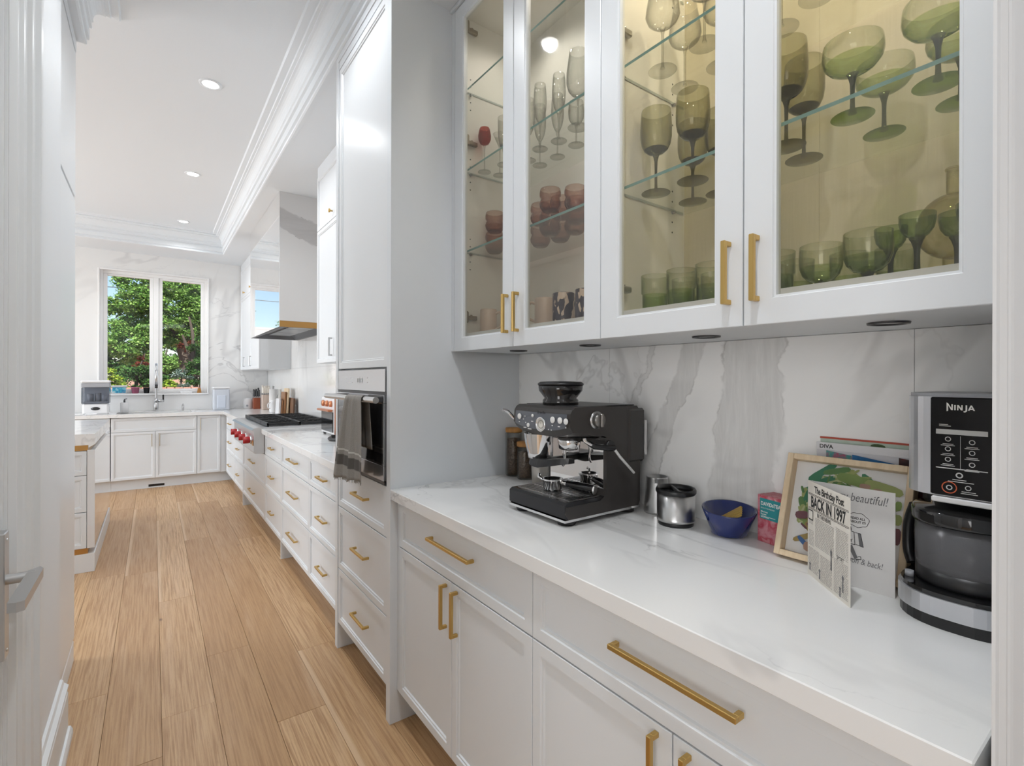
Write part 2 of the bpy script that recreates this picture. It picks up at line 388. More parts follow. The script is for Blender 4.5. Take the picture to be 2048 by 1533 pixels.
def tag(o, label, cat, group=None):
    o['label'] = label; o['category'] = cat
    if group: o['group'] = group
    return o
def dup(root, loc, label, rz=None, group=None):
    r = root.copy(); COL.objects.link(r); r.location = loc; r['label'] = label
    if rz is not None: r.rotation_euler = (0, 0, rz)
    if group: r['group'] = group
    for ch in list(root.children):
        c = ch.copy(); COL.objects.link(c); c.parent = r
        for g in list(ch.children):
            d = g.copy(); COL.objects.link(d); d.parent = c
    return r
def struct(mb, name, mat, parent=None): return mb.build(name, mat, parent, kind='structure')

def front(mb, ax, plane, u0, u1, z0, z1, fwid=.026, th=.020, m=0, depth=.008, fz=None):
    """slim-framed cabinet front with a beaded recess. ax 'x': faces -X, u is y; ax 'y': faces -Y, u is x"""
    fz = fwid if fz is None else fz
    u0, u1 = min(u0, u1), max(u0, u1)
    def ring(i, d, k=0.0):
        iu = i; iz = i if i <= .002 else i - fwid + fz
        q = [(u0 + iu, z0 + iz), (u1 - iu, z0 + iz), (u1 - iu, z1 - iz), (u0 + iu, z1 - iz)]
        return [(plane + d, a, b) if ax == 'x' else (a, plane + d, b) for a, b in q]
    mb.rings([ring(0, th), ring(0, .0015), ring(.0015, 0), ring(fwid, 0), ring(fwid + .0025, .0035), ring(fwid + .008, .0035), ring(fwid + .0105, depth)], m)
    mb.add(ring(0, th), [(3, 2, 1, 0)], m)
    return mb
def handle(ax, plane, horizontal, a0, a1, c, parent, name='handle', proj=.035, w=.0095, mat=None):
    """square bar pull. horizontal: a0..a1 along u at height c; vertical: a0..a1 in z at u=c. w: section"""
    mb = MB(); h = w / 2
    def bx(u0, u1, d0, d1, z0, z1, b=.0012):
        if ax == 'x': mb.box(plane - d1, plane - d0, u0, u1, z0, z1, 0, b)
        else: mb.box(u0, u1, plane - d1, plane - d0, z0, z1, 0, b)
    a0, a1 = min(a0, a1), max(a0, a1)
    if horizontal:
        bx(a0, a1, proj - w, proj, c - h, c + h)
        for q in (a0, a1 - w): bx(q, q + w, 0, proj - w + .001, c - h, c + h)
    else:
        bx(c - h, c + h, proj - w, proj, a0, a1)
        for q in (a0, a1 - w): bx(c - h, c + h, 0, proj - w + .001, q, q + w)
    return mb.build(name, mat or BRASS, parent)
def knob(ax, plane, u, z, parent, mat=None):
    mb = MB(); c = (plane, u, z) if ax == 'x' else (u, plane, z)
    mb.lathe([(0, 0), (.006, 0), (.005, .012), (.013, .018), (.014, .026), (0, .028)], c, 12, axis='-' + ax)
    return mb.build('knob', mat or BRASS, parent)

def smoothpath(pts, n=6):
    out = []; P = [Vector(p) for p in pts]
    for i in range(len(P) - 1):
        a = P[max(i - 1, 0)]; b = P[i]; c = P[i + 1]; d = P[min(i + 2, len(P) - 1)]
        for k in range(n):
            t = k / n
            out.append(.5 * ((2 * b) + (c - a) * t + (2 * a - 5 * b + 4 * c - d) * t * t + (3 * b - a - 3 * c + d) * t ** 3))
    out.append(P[-1]); return [tuple(p) for p in out]

# ------------------------------------------------------------------ room shell
XF = .773        # face plane of the base cabinets
XC = .746        # counter front edge / tall unit face
XU = 1.012       # face plane of the wall cabinets
XW = 1.389       # right wall
YB = 8.0         # window wall
ZS = 2.95        # soffit
ZT = 3.20        # tray ceiling
XL = -.278       # left wall beside the camera
PY = 1.829       # near face of the tall unit's end panel
# floor: a sub-floor with separate oak planks on it
fl = struct(MB().box(-5.2, 1.7, -2.7, 8.3, -.06, -.012), 'floor', plain('subfloor', (.16, .09, .05), .8))
random.seed(11)
PW = .183; x = -.335 - PW * 6; i = 0; stuff = MB(); nplank = 0
while x < 1.25:
    y = -1.2 - random.random() * 1.6
    while y < 7.9:
        L = random.choice((1.25, 1.6, 1.9, 2.1, 2.1)); y1 = min(y + L, 7.95)
        hgt = random.uniform(-.0004, .0004)
        if x > -.60:
            b = MB().box(x + .0005, x + PW - .0005, y + .0004, y1 - .0004, -.012, hgt, 0, .0008); o = b.build('plank', OAK, fl); o['kind'] = 'structure'; nplank += 1
        else: stuff.box(x + .0005, x + PW - .0005, y + .0004, y1 - .0004, -.012, hgt, 0, .0008)
        y = y1
    x += PW
o = stuff.build('plank', OAK, fl); o['kind'] = 'stuff'
far = MB()
for k in range(24): far.box(-5.1 + k * PW + .0007, -5.1 + (k + 1) * PW - .0007, -2.6, 8.0, -.012, 0) if -5.1 + (k + 1) * PW < -.335 - PW * 6 + .001 else None
o = far.build('plank', OAK, fl); o['kind'] = 'stuff'

# walls
struct(MB().box(XW, XW + .12, .12, YB, 0, ZS), 'wall_right', WALLP)
wx0, wx1, wz0, wz1 = -.543, .612, 1.146, 2.71
mb = MB()
mb.box(-5.1, wx0, YB, YB + .2, 0, ZS).box(wx1, XW + .12, YB, YB + .2, 0, ZS).box(wx0, wx1, YB, YB + .2, 0, wz0).box(wx0, wx1, YB, YB + .2, wz1, ZS)
struct(mb, 'wall_back', MARBLE_WALL)
mb = MB(); mb.box(-5.2, -5.1, -.0, 3.7, 0, ZT).box(-5.2, -5.1, 7.5, 8.2, 0, ZT).box(-5.2, -5.1, 3.7, 7.5, 0, .25).box(-5.2, -5.1, 3.7, 7.5, 2.75, ZT)
struct(mb, 'wall_far_left', WALLP)
struct(MB().box(XL - .34, XL, .50, .86, 0, ZS).box(XL - .34, XL, 1.604, 2.47, 0, ZS).box(XL - .34, XL, .86, 1.604, 2.46, ZS), 'wall_left', WALLP)
struct(MB().box(-5.1, XL - .34, .50, .60, 0, ZT), 'wall_living', WALLP)
struct(MB().box(-3.1, 1.75, -2.7, -2.6, 0, ZS).box(-3.1, -3.0, -2.6, .5, 0, ZS), 'wall_hall_back', WALLP)
struct(MB().box(1.65, 1.75, -2.6, .12, 0, ZS), 'wall_hall_right', WALLP)
# the wall between the hall and the coffee nook; its casing frames the right of the view
struct(MB().prism([(.832, .120), (1.75, .120), (1.75, .1432), (.838, .1432)], 'z', 0, ZS), 'wall_nook_end', WALLP)
prof = [(.830, .1432), (.760, .1318), (.691, .1200), (.694, .1175), (.703, .1165), (.712, .1125), (.7235, .1135), (.729, .1172), (.738, .1178), (.744, .1145), (.752, .1132), (.800, .1125), (.806, .1095), (.818, .1095), (.822, .117), (.830, .119)]
struct(MB().prism(prof, 'z', 0, 2.94), 'trim_1', TRIMP)

# ceiling: soffit ring, tray, left bulkhead
mb = MB()
mb.box(XC - .003, XW + .12, .0, YB + .2, ZS, ZS + .32)
mb.box(-5.2, XC - .003, 7.42, YB + .2, ZS, ZS + .32)
mb.box(-.95, XL + .008, .12, 3.13, ZS, ZS + .32)
mb.box(-5.2, 1.75, -2.7, .12, ZS, ZS + .32)
struct(mb, 'ceiling_soffit', CEILP)
struct(MB().box(XC + .004, XU - .010, .144, PY - .0005, 2.886, ZS - .0005), 'trim_8', TRIMP)
struct(MB().box(-5.2, XC, .0, 7.5, ZT, ZT + .08), 'ceiling', CEILP)
def sweep(path, prof, side=1):
    """crown moulding: path in plan, profile (offset into the tray, z), mitred"""
    P = [Vector((p[0], p[1])) for p in path]; R = []
    for (o, z) in prof:
        row = []
        for i, p in enumerate(P):
            if i == 0: d = (P[1] - P[0]).normalized(); n = Vector((-d.y, d.x)) * side; q = p + n * o
            elif i == len(P) - 1: d = (P[-1] - P[-2]).normalized(); n = Vector((-d.y, d.x)) * side; q = p + n * o
            else:
                d0 = (p - P[i - 1]).normalized(); d1 = (P[i + 1] - p).normalized()
                n0 = Vector((-d0.y, d0.x)) * side; n1 = Vector((-d1.y, d1.x)) * side
                b = (n0 + n1).normalized(); q = p + b * (o / max(.2, b.dot(n0)))
            row.append((q.x, q.y, z))
        R.append(row)
    mb = MB(); n = len(P); vs = [p for r in R for p in r]
    mb.add(vs, [(i * n + k, i * n + k + 1, (i + 1) * n + k + 1, (i + 1) * n + k) for i in range(len(R) - 1) for k in range(n - 1)])
    return mb
CROWN = [(-.02, ZS - .001), (0, ZS - .001), (.008, ZS + .003), (.010, ZS + .012), (.003, ZS + .018), (.003, ZS + .028), (.018, ZS + .032), (.018, ZS + .080), (.010, ZS + .084), (.010, ZS + .092), (.026, ZS + .098), (.028, ZS + .104), (.024, ZS + .110), (.024, ZS + .128), (.032, ZS + .134)]
for k in range(7):
    a = k / 6 * pi / 2; CROWN.append((.030 + .046 * (1 - cos(a)), ZS + .142 + .062 * sin(a) * .98))
CROWN += [(.076, ZS + .212), (.092, ZS + .214), (.096, ZS + .222), (.092, ZS + .230), (.128, ZS + .233), (.134, ZS + .250)]
struct(sweep([(XC - .003, .12), (XC - .003, 7.42), (-5.1, 7.42)], CROWN, 1), 'trim_2', CEILP)
struct(sweep([(XL + .008, .12), (XL + .008, 3.13), (-.95, 3.13)], CROWN, -1), 'trim_3', CEILP)

# left wall: tall ogee baseboard, shoe, side door with casing
bb = [(0, 0), (.023, 0), (.023, .160), (.019, .168), (.019, .178), (.024, .184), (.024, .190), (.012, .200), (.008, .212), (.0, .216)]
for nm, (ya, yb) in (('baseboard_left', (1.885, 2.487)), ('baseboard_hall', (.50, .575))):
    struct(MB().prism([(XL + a, z) for a, z in bb] + [(XL - .001, .0)], 'y', ya, yb).prism([(XL + .023, 0), (XL + .037, 0), (XL + .036, .016), (XL + .030, .030), (XL + .023, .032)], 'y', ya, yb + (.004 if yb > 1 else 0)), nm, TRIMP)
cas = [(XL - .001, 1.612), (XL + .006, 1.612), (XL + .006, 1.620), (XL + .020, 1.624), (XL + .020, 1.640), (XL + .026, 1.652), (XL + .026, 1.690), (XL + .034, 1.700), (XL + .034, 1.712), (XL + .026, 1.722), (XL + .026, 1.792), (XL + .036, 1.806), (XL + .036, 1.836), (XL + .030, 1.846), (XL + .030, 1.880), (XL - .001, 1.884)]
cas2 = [(a, 2.464 - b) for a, b in cas]
struct(MB().prism(cas, 'z', 0, 2.60).prism(cas2, 'z', 0, 2.60).prism([(XL - .001, 2.46), (XL + .026, 2.46), (XL + .026, 2.60), (XL - .001, 2.60)], 'y', .86, 1.606), 'trim_4', TRIMP)
dr = struct(MB().box(XL - .055, XL - .012, .864, 1.600, .008, 2.455, 0, .003), 'door_1', TRIMP)
pm = MB()
for (za, zb) in ((.22, .86), (1.12, 1.98)): front(pm, 'y', 0, 0, 1, 0, 1) if False else None
mb = MB(); # long escutcheon plate and flat lever
mb.box(XL - .013, XL + .013, 1.547, 1.592, .715, .998, 0, .002)
mb.cyl((XL + .012, 1.569, .732), .004, .003, 8, axis='x').cyl((XL + .012, 1.569, .980), .004, .003, 8, axis='x')
pl = mb.build('escutcheon', STEEL, dr); pl['kind'] = 'structure'
mb = MB(); xh = XL - .006
mb.tube([(xh, 1.569, .890), (xh + .066, 1.569, .890)], .0115, 12)
mb.prism([(xh + .052, 1.580), (xh + .070, 1.600), (xh + .078, 1.580), (xh + .078, 1.372), (xh + .066, 1.366), (xh + .052, 1.372)], 'z', .880, .900)
pl = mb.build('lever_handle', NICKEL, dr); pl['kind'] = 'structure'
# ------------------------------------------------------------------ cabinets
HW = .0105; HP = .027; HINGE = plain('bronze_nickel', (.34, .29, .22), .3, .9)
CHAMP = plain('champagne_metal', (.58, .53, .45), .35, .9)
ROWS = ((.132, .411), (.415, .697), (.701, .868))
def carcass(mb, y0, y1, x0=XF + .0205, toe=.86, top=.8745):
    mb.box(x0, XW - .004, y0, y1, .129, top); mb.box(toe, toe + .018, y0, y1, 0, .129)
def drawer_unit(y0, y1, label, rows=ROWS, hl=.165, hoff=0.0, feet=False, ends=True, name='base_cabinet'):
    t = thing(name, label, 'cabinet', ((XF + XW) / 2, (y0 + y1) / 2, 0))
    mb = MB(); carcass(mb, y0 + .0005, y1 - .0005, top=.8745 if len(rows) == 3 else .703)
    if feet: mb.box(XF + .001, XF + .5, y0 + .0006, y0 + .020, 0, .1285)
    mb.build('carcass', WHITE, t)
    for (a, b) in rows:
        d = front(MB(), 'x', XF, y0 + .0015, y1 - .0015, a, b).build('drawer', WHITE, t)
        c = (a + b) / 2
        handle('x', XF, True, (y0 + y1) / 2 - hl / 2 - hoff, (y0 + y1) / 2 + hl / 2 - hoff, c, d, proj=HP, w=HW)
    return t
# the coffee nook: two base cabinets, each a wide drawer over a pair of doors
def nook_base(y0, y1, label, filler):
    t = thing('base_cabinet', label, 'cabinet', (1.08, (y0 + y1) / 2, 0))
    mb = MB(); carcass(mb, y0 + .0005, y1 - .0005)
    if filler: mb.box(XF + .003, XF + .022, y1 + .001, PY - .0005, .129, .874)
    mb.build('carcass', WHITE, t)
    d = front(MB(), 'x', XF, y0 + .0015, y1 - .0015, .697, .868, .030).build('drawer', WHITE, t)
    handle('x', XF, True, (y0 + y1) / 2 - .137, (y0 + y1) / 2 + .137, .803, d, proj=HP, w=HW)
    ym = (y0 + y1) / 2
    for (a, b, u) in ((y0 + .0015, ym - .0015, ym - .036), (ym + .0015, y1 - .0015, ym + .034)):
        d = front(MB(), 'x', XF, a, b, .131, .693, .030).build('door', WHITE, t)
        handle('x', XF, False, .537, .680, u, d, proj=HP, w=HW)
    return t
nook_base(.975, 1.804, 'white base cabinet under the coffee machine, beside the oven tower', True)
nook_base(.147, .975, 'white base cabinet under the framed picture, nearest the right door casing', False)

# nook worktop and its marble splashback
def slabbox(name, label, boxes, mat, b=.002):
    mb = MB()
    for q in boxes: mb.box(*q, 0, b)
    o = mb.build(name, mat); tag(o, label, 'worktop'); return o
slabbox('worktop', 'white veined quartz worktop carrying the espresso machine', [(XC, XW - .0005, .1435, PY - .0005, .875, .915)], MARBLE_TOP)
mb = MB(); mb.box(XW - .0125, XW - .0105, .143, PY, .915, 1.459)
sp = struct(mb, 'trim_5', MARBLE_SPLASH)
for (a, b) in ((.1432, .3632), (.3640, 1.2685), (1.2693, PY - .0004)):
    o = MB().box(XW - .0105 - .010, XW - .0108, a, b, .9152, 1.4588, 0, .0006).build('slab', MARBLE_SPLASH, sp); o['kind'] = 'structure'

# tall oven tower
t = thing('oven_tower', 'tall white oven housing with a long upper door and three drawers', 'cabinet', (1.06, 2.185, 0))
TW = t
mb = MB()
mb.box(XC, XW - .002, PY, 1.868, 0, 2.9495, 0, .001).build('side_panel', WHITE, t)
MB().box(XC, XW - .002, 2.502, 2.540, 0, 2.9495, 0, .001).build('side_panel', WHITE, t)
mb = MB()
mb.box(.78, XW - .003, 1.8685, 2.5015, .129, .922).box(.78, XW - .003, 1.8685, 2.5015, 1.388, 2.93).box(1.33, XW - .003, 1.8685, 2.5015, .922, 1.388)
mb.box(.85, .87, 1.8685, 2.5015, 0, .129).box(.748, .78, 1.8685, 2.5015, 2.882, 2.9495).box(.744, .75, 1.8685, 2.5015, 2.918, 2.9495)
mb.build('carcass', WHITE, t)
for (a, b) in ((.132, .402), (.406, .712), (.716, .918)):
    d = front(MB(), 'x', XC + .003, 1.873, 2.498, a, b, .028).build('drawer', WHITE, t)
    handle('x', XC + .003, True, 2.065, 2.235, a + (b - a) * .56, d, proj=HP + .003, w=HW)
d = front(MB(), 'x', XC + .003, 1.873, 2.498, 1.392, 2.878, .030).build('door', WHITE_GLOSS, t)

# glass-fronted wall cabinets
def glass_cab(y0, y1, label, filler, back_pins):
    t = thing('glass_cabinet', label, 'cabinet', (1.2, (y0 + y1) / 2, 1.459))
    mb = MB(); xb = 1.374
    mb.box(1.036, xb + .012, y0 + .0004, y0 + .018, 1.460, 2.872).box(1.036, xb + .012, y1 - .018, y1 - .0004, 1.460, 2.872)
    mb.box(1.036, xb, y0 + .018, y1 - .018, 2.852, 2.872)
    mb.build('carcass', CREAM_INT, t)
    MB().box(1.034, xb + .012, y0 + .0004, y1 - .0004, 1.4595, 1.531).build('floor_panel', WHITE, t)
    ym = (y0 + y1) / 2
    bk = MB(); bk.box(xb, xb + .003, y0 + .018, ym - .00025 if not filler else y1 - .018, 1.531, 2.852)
    if not filler: bk.box(xb, xb + .003, ym + .0008 - .11, y1 - .018, 1.531, 2.852) if False else bk.box(xb, xb + .003, ym + .00025, y1 - .018, 1.531, 2.852)
    bk.build('back_panel', LINEN if not filler else CREAM_INT, t)
    mb = MB(); mb.box(1.0035, XW - .004, y0, y1 + (.025 if filler else 0) - .0005, 2.8725, 2.9495)
    if filler: mb.box(XU + .001, XU + .022, y1 + .001, PY - .0005, 1.4595, 2.872)
    mb.build('top_fascia', WHITE, t)
    for sy, (a, b) in enumerate(((y0 + .0015, ym - .0015), (ym + .0015, y1 - .0015))):
        st, rl = .066, .058; d0 = XU; R = []
        def ring(iu, iz, d): return [(d0 + d, a + iu, 1.4585 + iz), (d0 + d, b - iu, 1.4585 + iz), (d0 + d, b - iu, 2.8685 - iz), (d0 + d, a + iu, 2.8685 - iz)]
        fr = MB().rings([ring(0, 0, .022), ring(0, 0, .0015), ring(.0015, .0015, 0), ring(st - .006, rl - .006, 0), ring(st - .004, rl - .004, .003), ring(st, rl, .0035), ring(st, rl, .022), ring(0, 0, .022)], cap=False)
        dd = fr.build('door', WHITE, t)
        MB().box(d0 + .012, d0 + .016, a + st - .006, b - st + .006, 1.4585 + rl - .006, 2.8685 - rl + .006).build('glass_pane', PANE, dd)
        handle('x', XU, False, 1.507, 1.643, (ym - .031) if sy == 0 else (ym + .031), dd, proj=HP, w=HW)
        hy = y0 + .0195 if sy == 0 else y1 - .0195; s = 1 if sy == 0 else -1
        for hz in (1.60, 2.33, 2.80):
            h = MB(); h.box(1.050, 1.105, hy - .0005 * s, hy + .016 * s, hz - .009, hz + .009, 0, .003)
            h.box(1.036, 1.054, hy + .003 * s, hy + .034 * s, hz - .024, hz + .024, 0, .005).cyl((1.079, hy + .008 * s, hz + .009), .005, .004, 8)
            h.build('hinge', NICKEL if not filler else HINGE, dd)
    for z in (1.8685, 2.2035, 2.5385):
        sh = MB(); n = len(sh.f); sh.box(1.050, 1.366, y0 + .0195, y1 - .0195, z, z + .008)
        sh.mi = [1, 0, 2, 2, 0, 0]
        # faces 4,5 are bottom and top
        s_ = sh.build('glass_shelf', [SHELF, TEAL_EDGE, SHELF_SIDE], t)
        pn = MB()
        for yy, sg in ((y0 + .018, 1), (y1 - .018, -1)):
            for xx in (1.078, 1.312): pn = MB().cyl((xx, yy, z - .004), .0035, .012 * sg, 8, axis='y').box(xx - .005, xx + .005, yy, yy + .012 * sg, z - .0035, z - .0002); pn.build('shelf_pin', NICKEL, s_)
    hl = MB()
    for yy, sg in ((y0 + .018, 1), (y1 - .018, -1)):
        for z in (1.8685, 2.2035, 2.5385):
            for k in (-2, -1, 1, 2):
                for xx in (1.078, 1.312): hl.cyl((xx, yy - .0002 * sg, z + k * .032), .003, .0006 * sg, 6, axis='y')
    hl.build('pin_hole', DARKGAP, t)['kind'] = 'stuff'
    for yy in (ym - .205, ym + .195):
        pk = MB(); pk.lathe([(.027, 0), (.031, -.004), (.035, -.004), (.036, 0)], (1.183, yy, 1.4595), 24).lathe([(0, -.0008), (.027, -.0008)], (1.183, yy, 1.4595), 24, 1)
        pk.build('puck_light', [STEEL_DK, plain('frosted_lens', (.55, .55, .54), .3)], t)
    return t
glass_cab(.975, 1.804, 'glass-fronted wall cabinet beside the oven tower, holding mugs and flutes', True, False)
glass_cab(.147, .975, 'glass-fronted wall cabinet at the right, holding green goblets and coupes', False, True)
def cab_lamp_or_fill(y, power, col=(1.0, .90, .70)):
    light('cabinet_lamp_or_fill', 'SPOT', (1.20, y, 2.846), power, col, target=(1.25, y, 1.5), spot_size=radians(150), spot_blend=.9, shadow_soft_size=.025)
for y in (.36, .72): cab_lamp_or_fill(y, 15.5, (1.0, .885, .66))
for y in (1.20, 1.58): cab_lamp_or_fill(y, 6.0, (1.0, .97, .92))  # fill lights added to brighten the left bay

# ------------------------------------------------------------------ kitchen run beyond the tower
drawer_unit(2.5405, 3.175, 'white three-drawer cabinet directly beyond the oven tower', hl=.165)
drawer_unit(3.175, 3.980, 'wide white three-drawer cabinet, second beyond the oven tower', hl=.25)
drawer_unit(3.980, 4.640, 'narrow white three-drawer cabinet just before the rangetop', hl=.14, feet=True)
drawer_unit(4.640, 5.900, 'white two-drawer cabinet under the red-knobbed rangetop', rows=ROWS[:2], hl=.28)
drawer_unit(5.900, 6.590, 'white three-drawer cabinet just past the rangetop', hl=.14, feet=True)
drawer_unit(6.590, 7.350, 'white three-drawer cabinet in the far corner by the sink run', hl=.22)
# sink run under the window
YF = 7.43
t = thing('sink_cabinet', 'white sink base cabinet with two doors under the window', 'cabinet', (.028, 7.7, 0))
MB().box(-.396, .455, YF + .0205, 7.99, .129, .70).box(-.396, -.378, YF + .0205, 7.99, .70, .8745).box(.437, .455, YF + .0205, 7.99, .70, .8745).box(-.396, .455, YF + .0205, YF + .04, .70, .8745).box(-.396, .455, 7.50, 7.518, 0, .129).build('carcass', WHITE, t)
front(MB(), 'y', YF, -.395, .452, .701, .868).build('false_front', WHITE, t)
for a, b, u in ((-.395, .0245, -.008), (.0275, .452, .070)):
    d = front(MB(), 'y', YF, a, b, .132, .697).build('door', WHITE, t); handle('y', YF, False, .517, .667, u, d, proj=HP, w=HW, mat=CHAMP)
gr = MB().box(-.04, .12, 7.4985, 7.5005, .016, .044)
for k in range(9): gr.box(-.034 + k * .0168, -.024 + k * .0168, 7.4955, 7.499, .020, .040)
gr.build('toe_grille', BLACK, t)
t = thing('base_cabinet', 'narrow white single-door cabinet right of the sink', 'cabinet', (.59, 7.7, 0))
MB().box(.4555, XF + .02, YF + .0205, 7.99, .129, .8745).box(.4555, .86, 7.50, 7.518, 0, .129).box(.717, XF + .019, YF + .004, YF + .02, .129, .874).build('carcass', WHITE, t)
d = front(MB(), 'y', YF, .459, .7155, .132, .868).build('door', WHITE, t); handle('y', YF, False, .690, .838, .492, d, proj=HP, w=HW, mat=CHAMP)
t = thing('dishwasher', 'white panelled dishwasher at the left end of the sink run', 'dishwasher', (-.70, 7.7, 0))
MB().box(-1.0, -.408, YF + .0205, 7.99, .129, .8745).box(-1.0, -.398, 7.50, 7.518, 0, .129).build('carcass', WHITE, t)
d = front(MB(), 'y', YF, -1.0, -.405, .132, .868).build('door', WHITE, t); handle('y', YF, True, -.82, -.60, .80, d, proj=HP, w=HW)

slabbox('worktop', 'pale quartz worktop between the oven tower and the rangetop', [(XC, XW - .0125, 2.5405, 4.650, .875, .915)], MARBLE_TOP)
sx0, sx1, sy0, sy1 = -.353, .413, 7.50, 7.84
slabbox('worktop', 'L-shaped quartz worktop around the sink and far corner', [(XC, XW - .0125, 5.900, 7.40, .875, .915), (-1.6, sx0, 7.40, 7.988, .875, .915), (sx1, XW - .0125, 7.40, 7.988, .875, .915), (sx0, sx1, 7.40, sy0, .875, .915), (sx0, sx1, sy1, 7.988, .875, .915)], MARBLE_TOP, 0)
t = MB(); a, b, c, e = sx0 + .004, sx1 - .004, sy0 + .004, sy1 - .004
t.rings([[(a, c, .8745), (b, c, .8745), (b, e, .8745), (a, e, .8745)], [(a + .01, c + .01, .72), (b - .01, c + .01, .72), (b - .01, e - .01, .72), (a + .01, e - .01, .72)]])
tag(t.build('sink', STEEL), 'stainless undermount sink below the window', 'sink')
# marble slabs behind the run
sp = struct(MB().box(XW - .0115, XW - .0105, 2.54, 7.988, .915, ZS - .001), 'trim_6', MARBLE_WALL)
for (a, b, z0, z1) in ((2.5405, 4.2, .9155, 1.465), (4.201, 6.1, .9155, 1.465), (6.101, 7.99, .9155, 1.465), (2.5405, 4.2, 1.466, ZS), (4.201, 6.1, 1.466, ZS), (6.101, 7.99, 1.466, ZS)):
    o = MB().box(XW - .0105 - .010, XW - .0106, a, b, z0, z1 - .001, 0, .0006).build('slab', MARBLE_WALL, sp); o['kind'] = 'structure'

# wall cabinet between tower and hood
def wall_cab(y0, y1, label, doors, small=True):
    t = thing('wall_cabinet', label, 'cabinet', (1.2, (y0 + y1) / 2, 1.459))
    MB().box(XU + .0205, XW - .022, y0, y1, 1.459, 2.9495).box(XU + .004, XU + .021, y0, y1, 2.875, 2.9495).build('carcass', WHITE, t)
    for (a, b, u) in doors:
        d = front(MB(), 'x', XU, a + .0015, b - .0015, 1.461, 2.458).build('door', WHITE, t); handle('x', XU, False, 1.503, 1.632, u, d, proj=HP, w=HW, mat=NICKEL)
        d = front(MB(), 'x', XU, a + .0015, b - .0015, 2.462, 2.870).build('door', WHITE, t); knob('x', XU, u, 2.515, d)
    return t
wall_cab(2.5405, 3.930, 'white wall cabinet between the oven tower and the hood', ((2.5405, 3.235, 2.60), (3.235, 3.930, 3.53)))
wall_cab(6.480, 7.985, 'white wall cabinet in the far corner beyond the hood', ((6.480, 7.13, 7.06), (7.13, 7.985, 7.60)))

# range hood
t = thing('range_hood', 'tall marble-clad range hood with a brass band', 'range hood', (1.12, 5.36, 1.785))
hx, hy0, hy1 = .873, 4.595, 6.14
MB().box(hx + .004, XW - .0225, hy0, hy1, 1.843, 2.9495).build('cladding', MARBLE_HOOD, t)
MB().box(hx, hx + .0035, hy0, hy1, 1.790, 2.9495).build('front_panel', plain('mirror_polished_panel', (.86, .86, .855), .015, .85, coat=.6), t)
for q in (hy0, hy1 - .004): MB().box(hx + .004, XW - .0225, q, q + .004, 1.790, 1.842).build('brass_band', BRASS_DK, t)
mb = MB(); mb.rings([[(hx + .004, hy0, 1.7895), (XW - .0225, hy0, 1.7895), (XW - .0225, hy1, 1.7895), (hx + .004, hy1, 1.7895)], [(hx + .03, hy0 + .02, 1.7895), (XW - .05, hy0 + .02, 1.7895), (XW - .05, hy1 - .02, 1.7895), (hx + .03, hy1 - .02, 1.7895)], [(hx + .14, hy0 + .12, 1.835), (XW - .12, hy0 + .12, 1.835), (XW - .12, hy1 - .12, 1.835), (hx + .14, hy1 - .12, 1.835)]])
mb.build('underside', STEEL_DK, t)
for k in range(3):
    f = MB()
    y0 = hy0 + .14 + k * .43
    for j in range(12): f.box(hx + .16, XW - .14, y0 + j * .033, y0 + j * .033 + .02, 1.822, 1.834)
    f.build('baffle_filter', STEEL, t)

# rangetop
t = thing('rangetop', 'stainless gas rangetop with red knobs and black grates', 'rangetop', (1.0, 5.286, .875))
ry0, ry1 = 4.652, 5.898
mb = MB(); mb.prism([(.700, .706), (.7725, .706), (.7725, .872), (1.34, .872), (1.34, .928), (.730, .928), (.690, .920), (.672, .905), (.690, .895), (.690, .72)], 'y', ry0, ry1).build('body', STEEL, t)
for k, y in enumerate((4.80, 5.07, 5.34, 5.62)):
    z = .812
    b = MB().lathe([(0, 0), (.036, 0), (.036, .006), (.031, .010), (0, .010)], (.690, y, z), 20, axis='-x').build('bezel', CHROME, t)
    MB().lathe([(0, .0), (.027, 0), (.029, .012), (.028, .040), (.025, .048), (0, .048)], (.680, y, z), 16, axis='-x').box(.628, .676, y - .006, y + .006, z - .029, z + .029, 0, .002).build('knob', plain('red_knob', (.42, .012, .018), .25) if k == 0 else bpy.data.materials['red_knob'], b)
MB().box(.684, .6895, 4.665, 4.725, .775, .815, 0, .001).build('brass_reflection', BRASS_DK, t)  # brass-coloured reflection on the steel front, put in as a small plate
for k in range(4):
    a = ry0 + .012 + k * .307; g = MB(); b = a + .295
    for xx in (.80, 1.06, 1.32): g.box(xx - .009, xx + .009, a, b, .930, .962, 0, .002)
    for yy in (a + .009, (a + b) / 2, b - .009): g.box(.792, 1.329, yy - .009, yy + .009, .938, .960, 0, .002)
    for cx in (.93, 1.19):
        for q in range(8):
            an = q * pi / 4; g.box(cx + cos(an) * .07 - .006, cx + cos(an) * .07 + .006, (a + b) / 2 + sin(an) * .07 - .006, (a + b) / 2 + sin(an) * .07 + .006, .94, .962)
    gg = g.build('grate', IRON, t)
    for cx in (.93, 1.19): MB().lathe([(0, .9285), (.055, .9285), (.055, .938), (.04, .946), (0, .948)], (cx, (a + b) / 2, 0), 16).build('burner', IRON, gg)

